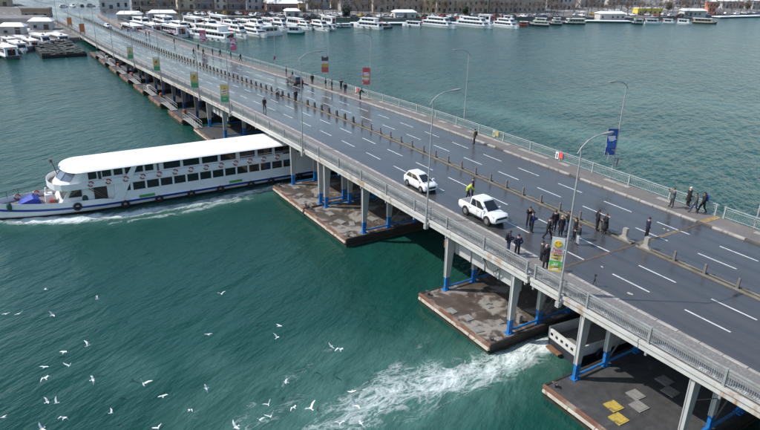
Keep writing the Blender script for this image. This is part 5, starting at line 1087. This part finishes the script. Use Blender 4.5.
BO = [((181.6, 36.6), (226, 43.2), 6.6, WB, WB, 2, 'l', 'largest white three-tier tour boat left of the marina by the bridge'), ((226, 36.2), (244, 39.6), 5.4, WB, WB, 2, 'r', 'white yacht just right of the largest tour boat'), ((239, 34), (262, 38.4), 5.0, WB, WB, 2, 'r', 'white yacht with red flag in mid marina'),
      ((260.5, 37.0), (284.5, 35.2), 4.6, WB, WB, 1, 'r', 'white single-deck ferry left of the teal boat'), ((287, 34.2), (304, 34.9), 3.8, (.015, .16, .17), WB, 1, 'r', 'teal hulled boat at the right end of the marina'), ((308.5, 29), (326, 32), 4.8, WB, WB, 2, 'r', 'white motor yacht right of the teal boat'),
      ((327, 30.6), (334.5, 31.2), 3.2, (.5, .5, .5), WB, 1, 'r', 'small white launch between yacht and dark flat boat'), ((334.8, 27.8), (351, 27.6), 2.0, DB, (.66, .67, .68), 1, 'l', 'low dark-hulled boat with snowy deck'), ((351.5, 27.4), (379, 30), 5.6, WB, WB, 2, 'l', 'white ferry with dark window stripe right of the low dark boat'),
      ((380, 28), (391.5, 28.6), 2.6, DB, (.35, .33, .31), 1, 'r', 'small dark boat left of the white launch'), ((401.5, 26), (420, 27.4), 3.0, WB, WB, 1, 'l', 'low white launch before the long dark-striped ferry'), ((420.5, 26), (454, 29.3), 5.4, WB, WB, 2, 'r', 'white ferry with long dark window band, left of three alike'),
      ((455.5, 26), (490.5, 29.3), 5.4, WB, WB, 2, 'r', 'white ferry with long dark window band, middle of three alike'), ((492, 26.6), (516.5, 29.3), 5.0, WB, WB, 2, 'r', 'white ferry with long dark window band, right of three alike'), ((517.5, 26), (527.5, 26.4), 2.6, (.36, .06, .045), (.40, .10, .08), 1, 'l', 'small red boat beside the dark blue ferry'),
      ((528, 26), (549, 27), 4.8, DB, TB, 2, 'l', 'dark blue ferry with cream upper decks'), ((550, 25.3), (562, 25.6), 4.4, DB, TB, 2, 'l', 'dark ferry moored left of the snowy pier, nearer the blue one'), ((563.5, 24.4), (585.5, 24.6), 3.6, DB, TB, 1, 'l', 'cream and dark boat next to the snowy pier'),
      ((632, 24.3), (643, 24.6), 3.4, DB, (.55, .53, .47), 1, 'l', 'dark boat at the right end of the snowy pier'), ((645, 23.8), (661.5, 24.5), 3.2, WB, WB, 1, 'r', 'white boat right of the snowy pier, first of three'), ((662.5, 23.6), (675, 24.3), 3.0, WB, WB, 1, 'r', 'white boat right of the snowy pier, second of three'),
      ((676.5, 24.2), (691, 25.2), 3.4, WB, WB, 1, 'r', 'white boat right of the snowy pier, third of three'), ((692.5, 23.2), (717, 24.4), 3.4, (.10, .08, .07), (.60, .52, .42), 1, 'r', 'tan boat with dark hull farthest right along the pier')]
for pl, pr, H, hc_, tc__, dk, bw, lb in BO: boat('moored_boat', lb, pl, pr, H, hc_, tc__, dk, True, bw)
k = 0
for (u0, v0, u1, v1) in ((118, 31, 134, 35.5), (130, 27.5, 147, 31), (140, 31, 153, 35), (152, 26, 168, 30.5), (156, 33.5, 178, 38), (168, 29, 184, 33), (180, 25.5, 196, 29), (196, 27.5, 213, 31.5), (206, 24.5, 222, 27.5), (220, 29.5, 237, 32.5), (232, 26, 248, 29), (246, 29.5, 262, 32.5), (258, 25.5, 274, 28), (270, 29, 286, 31), (283, 26, 299, 28.5), (296, 28.5, 310, 30.5), (318, 25, 332, 27), (456, 23.6, 472, 24.8), (474, 23.4, 490, 24.8), (500, 23.8, 516, 25)):
    boat('moored_boat', 'white boat in the packed marina row behind, %s from the left' % nth(k), (u0, v0), (u1, v1), 4.2+(k*13 % 5)*.4, WB, WB, 1+(k % 2), True, 'lr'[k % 2], group='white boats packed in the marina'); k += 1
for k, (pl, pr, H, hc_, lb) in enumerate((((-12, 54), (6, 60), 4.2, (.05, .06, .07), 'dark boat cut by the left frame edge at the dock'), ((8, 50), (20, 54.5), 3.6, (.62, .63, .64), 'snowy white boat at the left dock'), ((20, 46), (31, 50), 3.4, (.40, .05, .05), 'red and white boat at the left dock'), ((30, 43.5), (46, 47), 4.0, WB, 'white houseboat in the middle of the left dock'), ((0, 45), (9, 47.5), 3.4, WB, 'white boat behind the dark one at the left dock'), ((47, 40), (62, 44.5), 3.0, WB, 'snow covered boat above the dark rafts'), ((38, 39), (52, 41.2), 2.6, (.1, .12, .13), 'dark boat at the back of the left dock'))):
    boat('moored_boat', lb, pl, pr, H, hc_, WB, 1, True, 'lr'[k % 2], group='boats at the left dock')
# dark rafts by the bridge end: a low hull with rows of deck boxes
RAFT = M('dark raft', (.035, .042, .036), .8, .4, .7, c2=(.12, .13, .12), lo=.52, hi=.70)
for k, (x0, x1, y0, y1) in enumerate(((-196, -171, -15.2, -9.4), (-204, -171.5, -9.0, -3.6))):
    r = thing('raft', 'dark weedy raft by the bridge abutment, %s' % ('outer one' if k == 0 else 'one nearer the bridge'), 'raft', ((x0+x1)/2, (y0+y1)/2, 0), group='dark rafts'); L, W2 = (x1-x0)/2, (y1-y0)/2
    MB().use(BLK).box(-L, L, -W2, W2, -.5, .9).build('hull', r)
    for i in range(5):
        for j in range(12):
            if random.random() < .12: continue
            a, c = -L+.2+j*(2*L-.4)/12, -W2+.1+i*(2*W2-.2)/5; MB().use(RAFT).box(a, a+(2*L-.4)/12*.85, c, c+(2*W2-.2)/5*.8, .9, 1.05+random.uniform(0, .35)).build('deck_box', r)
# snowy floating pier and pier at the left dock
SNW = M('fresh snow', (.82, .83, .85), .8, .06, .5)
def pier(pl, pr, wd, lb, h=.8):
    a, b_ = gb(*pl, 0), gb(*pr, 0); d_ = (b_-a).normalized(); n = Vector((-d_.y, d_.x, 0)); n = n if n.dot(Vector((FW[0], FW[1], 0))) > 0 else -n; L = (b_-a).length/2; c = (a+b_)/2+n*wd/2
    r = thing('pier', lb, 'pier', (c.x, c.y, 0), math.atan2(d_.y, d_.x), 'snow covered piers'); MB().use(BLK).box(-L, L, -wd/2, wd/2, -.5, h*.7).build('float', r); MB().use(SNW).box(-L+.05, L-.05, -wd/2+.05, wd/2-.05, h*.7, h+.15).build('snow_cover', r)
    for i in range(int(2*L/5)): MB().use(STEEL).tube([(-L+2+i*5, wd/2-.3, -.5), (-L+2+i*5, wd/2-.3, h+1.3)], .12, 6).build('pile', r)
pier((586, 22.6), (632, 23.2), 5, 'long snow covered floating pier in the right part of the far shore'); pier((720, 18.5), (775, 17.0), 6, 'snowy quay float at the right edge of the far shore'); pier((352, 25.2), (470, 25.0), 4.0, 'snowy pontoon pier behind the striped ferries'); pier((10, 51.5), (45, 49.5), 3.0, 'snowy landing stage at the left dock')

# ------------------------------------------------------------------ buildings on the far shore
WIN = M('far window', (.03, .035, .045), .2); SILLM = M('window surround', (.42, .40, .36), .7)
wm = MB().use(WIN).box(-.55, .55, -.06, .10, 0, 1.7).mesh('window'); wf = MB().use(SILLM).box(-.72, -.55, -.12, .08, -.1, 1.85).box(.55, .72, -.12, .08, -.1, 1.85).box(-.72, .72, -.16, .08, -.22, -.02).box(-.72, .72, -.12, .08, 1.70, 1.86).mesh('frame')
def building(label, u0, u1, v, h, dep, wall, roof='flat', floors=4, roofc=None, vz=None, cat='building', snow=True):
    a, b_ = gb(u0, v, LZ+.3), gb(u1, v, LZ+.3); d_ = (b_-a).normalized(); W_ = (b_-a).length; c = (a+b_)/2
    n = Vector((-d_.y, d_.x, 0)); n = n if n.dot(Vector((FW[0], FW[1], 0))) > 0 else -n
    if n.dot(Vector((-d_.y, d_.x, 0))) < 0: d_ = -d_
    r = thing('building', label, cat, (c.x, c.y, LZ-.1), math.atan2(d_.y, d_.x), 'buildings along the far shore'); wall = tuple(min(.7, c_*1.25+.05) for c_ in wall); wmt = M('wall %.2f %.2f %.2f' % wall, wall, .85, .25, .25)
    MB().use(wmt).box(-W_/2, W_/2, 0, dep, -1, h).build('wall', r)
    if roof == 'flat':
        MB().use(wmt).box(-W_/2-.15, W_/2+.15, -.15, dep, h, h+.7).build('parapet', r); MB().use(SNW if snow else M('bitumen roof', (.20, .19, .185), .85, .3, .3)).box(-W_/2+.2, W_/2-.2, .2, dep-.2, h+.7, h+.85).build('snow_cover' if snow else 'roof', r)
    else:
        rm = SNW if snow else M('roof tile', (.20, .08, .05), .8, .2, .6); e = .5
        MB().use(rm).add([(-W_/2-e, -e, h), (W_/2+e, -e, h), (W_/2+e, dep+e, h), (-W_/2-e, dep+e, h), (-W_/2+1, dep/2, h+dep*.22), (W_/2-1, dep/2, h+dep*.22)], [(0, 1, 5, 4), (1, 2, 5), (2, 3, 4, 5), (3, 0, 4), (3, 2, 1, 0)]).build('roof', r)
    nw = max(2, int(W_/3.0)); fh = (h-1.0)/floors
    for f in range(floors):
        MB().use(SILLM).box(-W_/2-.05, W_/2+.05, -.10, -.001, f*fh+fh-.05, f*fh+fh+.18).build('string_course', r)
        for q in range(nw):
            x = -W_/2+(q+.5)*W_/nw
            if (q*7+f*3+int(W_)) % 11 == 0: continue
            if f == 0 and q % 4 == 1:
                MB().use(STEEL).box(x-.8, x+.8, -.05, .1, -.2, 2.3).build('door', r); continue
            o = link('window', wm, r, (x, 0, f*fh+fh*.35)); o.scale = (1, 1, min(1.1, fh*.5/1.7)); link('frame', wf, o)
    return r
BL = [((-10, 10, 6), 9, 12, (.28, .22, .16), 'gable', 2, 'brown shed with snowy roof at the top left corner'), ((22, 50, 17.5), 3.2, 8, (.24, .16, .10), 'flat', 1, 'long low brown shed beside the road at the left'), ((-20, 40, 27.5), 2.6, 14, (.22, .20, .19), 'flat', 1, 'low grey flat-roofed warehouse behind the left dock'), ((100, 130, 9), 5, 10, (.45, .44, .42), 'flat', 1, 'low pale building with snow beyond the road bend'),
      ((132, 152, 5.5), 12, 12, (.20, .15, .13), 'flat', 4, 'brown block above the left part of the marina'), ((153, 176, 6.0), 14, 12, (.16, .15, .15), 'flat', 4, 'dark grey block above the marina, right of the brown one'), ((178, 196, 8.5), 13, 12, (.36, .30, .22), 'flat', 4, 'tan block above the big tour boat'), ((196, 214, 8.6), 14, 12, (.13, .13, .14), 'flat', 4, 'nearly black block with window rows above the marina'),
      ((215, 228, 9), 12, 12, (.38, .36, .33), 'flat', 4, 'pale narrow block between dark blocks'), ((229, 246, 9.2), 14, 12, (.12, .11, .12), 'flat', 4, 'dark block with awnings above the marina'), ((247, 266, 10), 13, 12, (.22, .23, .25), 'flat', 4, 'blue grey block left of the snowy roofed hall'), ((267, 299, 11.5), 4.2, 14, (.17, .09, .08), 'gable', 1, 'dark red hall with a broad snowy roof'),
      ((299, 306, 12), 4.0, 9, (.42, .30, .14), 'flat', 1, 'small tan kiosk building right of the snowy hall'), ((308, 330, 9), 12, 12, (.17, .18, .20), 'flat', 4, 'slate block behind bare trees'), ((331, 340, 7.5), 12, 10, (.55, .48, .30), 'flat', 3, 'pale yellow narrow building'), ((341, 372, 10.5), 13, 14, (.24, .21, .19), 'flat', 3, 'brown grey block left of the long stone building'),
      ((373, 424, 11.5), 13, 16, (.28, .24, .20), 'flat', 3, 'long brown stone building with small windows behind trees'), ((424.5, 436, 12), 14, 16, (.50, .38, .20), 'flat', 4, 'warm yellow stone building with dark door'), ((436.5, 488, 12.5), 14, 16, (.36, .29, .20), 'flat', 4, 'long beige stone building with tall window rows'), ((489, 545, 12), 13, 16, (.32, .27, .22), 'flat', 4, 'long grey beige building right of the beige one'),
      ((546, 575, 9), 8, 14, (.33, .30, .28), 'gable', 2, 'low building with snowy roof among trees'), ((580, 604, 7), 6, 12, (.30, .27, .26), 'gable', 2, 'small snowy roofed house among the trees'), ((608, 640, 5), 6, 12, (.33, .30, .28), 'gable', 2, 'snowy roofed house behind the yellow sheds'), ((638, 662, 13.5), 2.6, 5, (.55, .42, .05), 'flat', 1, 'bright yellow low shed by the right part of the shore'),
      ((675, 700, 4.5), 6, 12, (.34, .32, .31), 'gable', 2, 'pale house with snowy roof on the right'), ((708.5, 715, 11.5), 6.5, 4, (.52, .16, .09), 'gable', 2, 'narrow orange red house at the right'), ((722, 748, 8), 5, 10, (.35, .33, .33), 'gable', 1, 'snow roofed hall near the right corner'), ((752, 800, 9), 6, 10, (.30, .28, .28), 'gable', 2, 'snow roofed house cut by the right frame edge')]
for k, ((u0, u1, v), h, dep, wl, rf_, fl, lb) in enumerate(BL): building(lb, u0, u1, v, h, dep, wl, rf_, fl, snow=k not in (1, 2, 4, 7, 9))
# covered quay sheds with snow on top behind the marina
for k, (u0, u1, v, h) in enumerate(((118, 142, 21, 3.0), (150, 176, 19.5, 3.0), (30, 52, 29, 3.0), (0, 24, 33.5, 2.6), (286, 300, 16.5, 2.8), (395, 416, 17.5, 2.8), (600, 625, 18.5, 2.8), (684, 706, 15.5, 3.0))):
    building('snow topped quay shed by the water, %s from the left' % nth([3, 0].index(0) and 0 or sorted([118, 150, 30, 0, 286, 395, 600, 684]).index(u0)), u0, u1, v, h, 5, (.36, .34, .32), 'gable', 1, cat='shed')

# ------------------------------------------------------------------ bare trees
BARK = M('bare bark', (.10, .075, .06), .9, .3, 1.0); TWIG = M('bare twigs', (.20, .15, .12), .9, .25, .5)
def tree_meshes(seed, h):
    r2 = random.Random(seed); tk, cr = MB().use(BARK), MB().use(TWIG)
    def grow(p, d_, L, rad, lev, mb):
        q = p+d_*L; mb.tube([p, (p+q)/2+Vector((r2.uniform(-.05, .05), r2.uniform(-.05, .05), 0))*L, q], [max(rad, .035), max(rad*.8, .03), max(rad*.6, .026)], 5 if lev < 2 else 3, False)
        if lev >= 5: return
        for _ in range(3):
            nd = (d_+Vector((r2.uniform(-1, 1), r2.uniform(-1, 1), r2.uniform(-.25, .7)))*.75).normalized(); grow(p+d_*L*r2.uniform(.55, 1.0), nd, L*r2.uniform(.62, .82), rad*.52, lev+1, cr if lev >= 1 else tk)
    grow(Vector((0, 0, -.2)), Vector((r2.uniform(-.06, .06), r2.uniform(-.06, .06), 1)).normalized(), h*.34, .17, 0, tk)
    return tk.mesh('trunk'), cr.mesh('crown')
TR = [tree_meshes(s, h) for s, h in ((1, 8.5), (2, 9.5), (3, 7.5), (4, 10.0), (5, 8.0))]
tl_ = []
for u in range(300, 760, 5): tl_.append((u+random.uniform(-3, 3), 14.6+random.uniform(-1.6, 1.8)-(1.8 if u > 690 else 0)))
for u in range(545, 760, 8): tl_.append((u+random.uniform(-4, 4), 8.0+random.uniform(-3, 2)))
for u in range(150, 290, 16): tl_.append((u+random.uniform(-5, 5), 13.0+random.uniform(-1.5, 1.5)))
tl_.sort(); cnt = {}
for i, (u, v) in enumerate(tl_):
    p = gb(u, v, LZ+.2); zone = 'behind the marina' if u < 300 else 'on the hillside behind' if v < 11 and u > 540 else 'along the quay left of the pier' if u < 560 else 'along the quay right part'; cnt[zone] = cnt.get(zone, -1)+1; lb = 'bare leafless tree %s, %s from the left there' % (zone, nth(cnt[zone]))
    r = thing('bare_tree', lb, 'tree', (p.x, p.y, LZ), random.uniform(0, 6.28), 'bare trees on the far shore'); a, b_ = TR[i % 5]; s = random.uniform(.8, 1.2); r.scale = (s, s, s)
    link('trunk', a, r); link('crown', b_, r)
# evergreen dark shrubs among them
EV = M('evergreen leaves', (.025, .045, .025), .8, .4, 1.0)
for i, (u, v, rad) in enumerate(((346, 18.5, 2.6), (140, 18, 2.0), (668, 12, 3.0), (715, 10.5, 3.0), (747, 11, 3.2), (465, 15.5, 2.2))):
    p = gb(u, v, LZ); r = thing('evergreen_tree', 'dark evergreen tree on the far shore, %s from the left' % nth(sorted([346, 140, 668, 715, 747, 465]).index(u)), 'tree', (p.x, p.y, LZ), 0, 'evergreens on the far shore')
    MB().use(BARK).tube([(0, 0, -.2), (0, 0, rad*.9)], [.2, .12], 6).build('trunk', r); mb = MB().use(EV)
    for _ in range(420):
        d_ = Vector((random.gauss(0, 1), random.gauss(0, 1), random.gauss(0, 1))).normalized(); c = Vector((0, 0, rad*1.25))+Vector((d_.x*rad*.8, d_.y*rad*.8, d_.z*rad))*random.uniform(.45, 1.0); e = Vector((random.uniform(-1, 1), random.uniform(-1, 1), random.uniform(-1, 1)))*.42; f = e.cross(d_)*.8
        mb.add([c-e, c+f, c+e, c-f], [(0, 1, 2, 3)])
    mb.build('crown', r)

# ------------------------------------------------------------------ parked cars on the far shore, and street furniture
cols = [('white', (.80, .81, .81)), ('silver', (.45, .46, .47)), ('black', (.02, .02, .022)), ('dull red', (.22, .04, .035)), ('dark blue', (.03, .06, .16)), ('yellow', (.50, .34, .05)), ('grey', (.15, .155, .16))]
pick = [0, 1, 2, 6, 0, 4, 1, 0, 2, 6, 3, 0, 1, 5, 2]
protos = {}
spots = []
for u in range(64, 112, 9): spots.append((u, 7.5-(u-64)*.02))
for u in range(120, 300, 7): spots.append((u+random.uniform(-1.5, 1.5), 15.4+random.uniform(-1.0, 1.2)))
for u in range(306, 560, 8): spots.append((u+random.uniform(-2, 2), 17.0+random.uniform(-.8, .8)))
for u in range(575, 760, 8): spots.append((u+random.uniform(-2, 2), 15.6+random.uniform(-1, .8)-(1.5 if u > 700 else 0)))
spots.sort(); cnt = {}
for i, (u, v) in enumerate(spots):
    nm, c = cols[pick[(i*4+i//5) % 15]] if 560 > u or u > 640 else cols[5 if i % 3 == 0 else 0]; kd = ('hatch', 'suv')[i % 2]; p = gb(u, v, LZ+.2)
    if (nm, kd) not in protos: r = protos[(nm, kd)] = make_car('parked_car', 'x', kd, car_paint(nm, c), 'cars parked on the far shore')
    else: r = copy_tree(protos[(nm, kd)])
    zone = 'beside the approach road' if u < 115 else 'behind the marina' if u < 303 else 'behind the striped ferries' if u < 565 else 'on the right shore'; cnt[zone] = cnt.get(zone, -1)+1
    r['label'] = '%s car parked %s, %s car from the left there' % (nm, zone, nth(cnt[zone]))
    r['group'] = 'cars parked on the far shore'; r.location = (p.x, p.y, LZ+.06+.3*min(1, max(0, 0))); r.rotation_euler = (0, 0, random.choice((0, .2, 1.5, 1.62, 3.1)))
p = gb(108, 28.0, zd(-230)); r = copy_tree(protos[('white', 'hatch')]); r['label'] = 'white car driving onto the bridge where the road bends'; r['group'] = 'cars on the road'; r.location = (p.x, p.y, zd(p.x)+.02); r.rotation_euler = (0, 0, .1)
# paved approach that widens beside the road on land
appr = MB().use(ASPH); appr.add([(-207, 21, LZ+.42), (-207, 30, LZ+.30), (-250, 52, LZ+.30), (-300, 66, LZ+.35), (-420, 80, LZ+.5), (-420, -2, LZ+.5), (-300, 14, LZ+.38), (-250, 20, LZ+.40)], [(0, 1, 2, 7), (7, 2, 3, 6), (6, 3, 4, 5)]); appr.build('approach_road', kind='structure')
# embankment under the road on land
emb = MB().use(M('embankment', (.22, .21, .20), .9, .2, .4)); sweep(emb, [(-.6, -3.2), (25.0, -3.2), (24.6, -.02), (-.2, -.02)], -420, XL-.3); emb.build('embankment', kind='structure')
# flags and pink hoardings beside the marina edge of the road
for k, (u0, v0, u1, v1) in enumerate(((127, 30.5, 137, 30.8), (145, 31.5, 153, 32.5), (169, 32.0, 178, 33.2))):
    a, b_ = gb(u0, v0, 1.8), gb(u1, v1, 1.8); d_ = (b_-a).normalized(); L = (b_-a).length/2; c = (a+b_)/2
    r = thing('hoarding', 'purple pink hoarding panel by the marina, %s from the left' % nth(k), 'hoarding', (c.x, c.y, 1.2), math.atan2(d_.y, d_.x), 'pink hoardings'); MB().use(M('hoarding purple', (.27, .13, .27), .7, .35, .8, c2=(.55, .52, .55), lo=.44, hi=.52)).box(-L, L, -.05, .05, .3, 1.4).build('panel', r)
    for s in (-1, 1): MB().use(STEEL).box(s*L*.9-.06, s*L*.9+.06, .051, .17, -1.6, 2.0).build('post', r)
a, b_ = gb(98, 16.5, LZ), gb(122, 30.5, LZ)
mb = MB().use(M('boundary wall', (.30, .25, .21), .9, .2, .5)); d_ = (b_-a).normalized(); L = (b_-a).length/2; c = (a+b_)/2
MB().use(M('boundary wall')).box(-L, L, -.2, .2, -.5, 1.2).box(-L, L, -.26, .26, 1.2, 1.32).build('boundary_wall', None, (c.x, c.y, LZ), math.atan2(d_.y, d_.x), label='low brown boundary wall between the approach road and the marina', cat='wall')
a, b_ = gb(140, 14.2, LZ), gb(268, 15.0, LZ)
d_ = (b_-a).normalized(); L = (b_-a).length/2; c = (a+b_)/2
MB().use(M('brown boundary wall', (.22, .155, .11), .9, .2, .5)).box(-L, L, -.2, .2, -.5, 2.0).box(-L, L, -.26, .26, 2.0, 2.15).build('boundary_wall', None, (c.x, c.y, LZ), math.atan2(d_.y, d_.x), label='long brown wall running behind the packed marina', cat='wall')
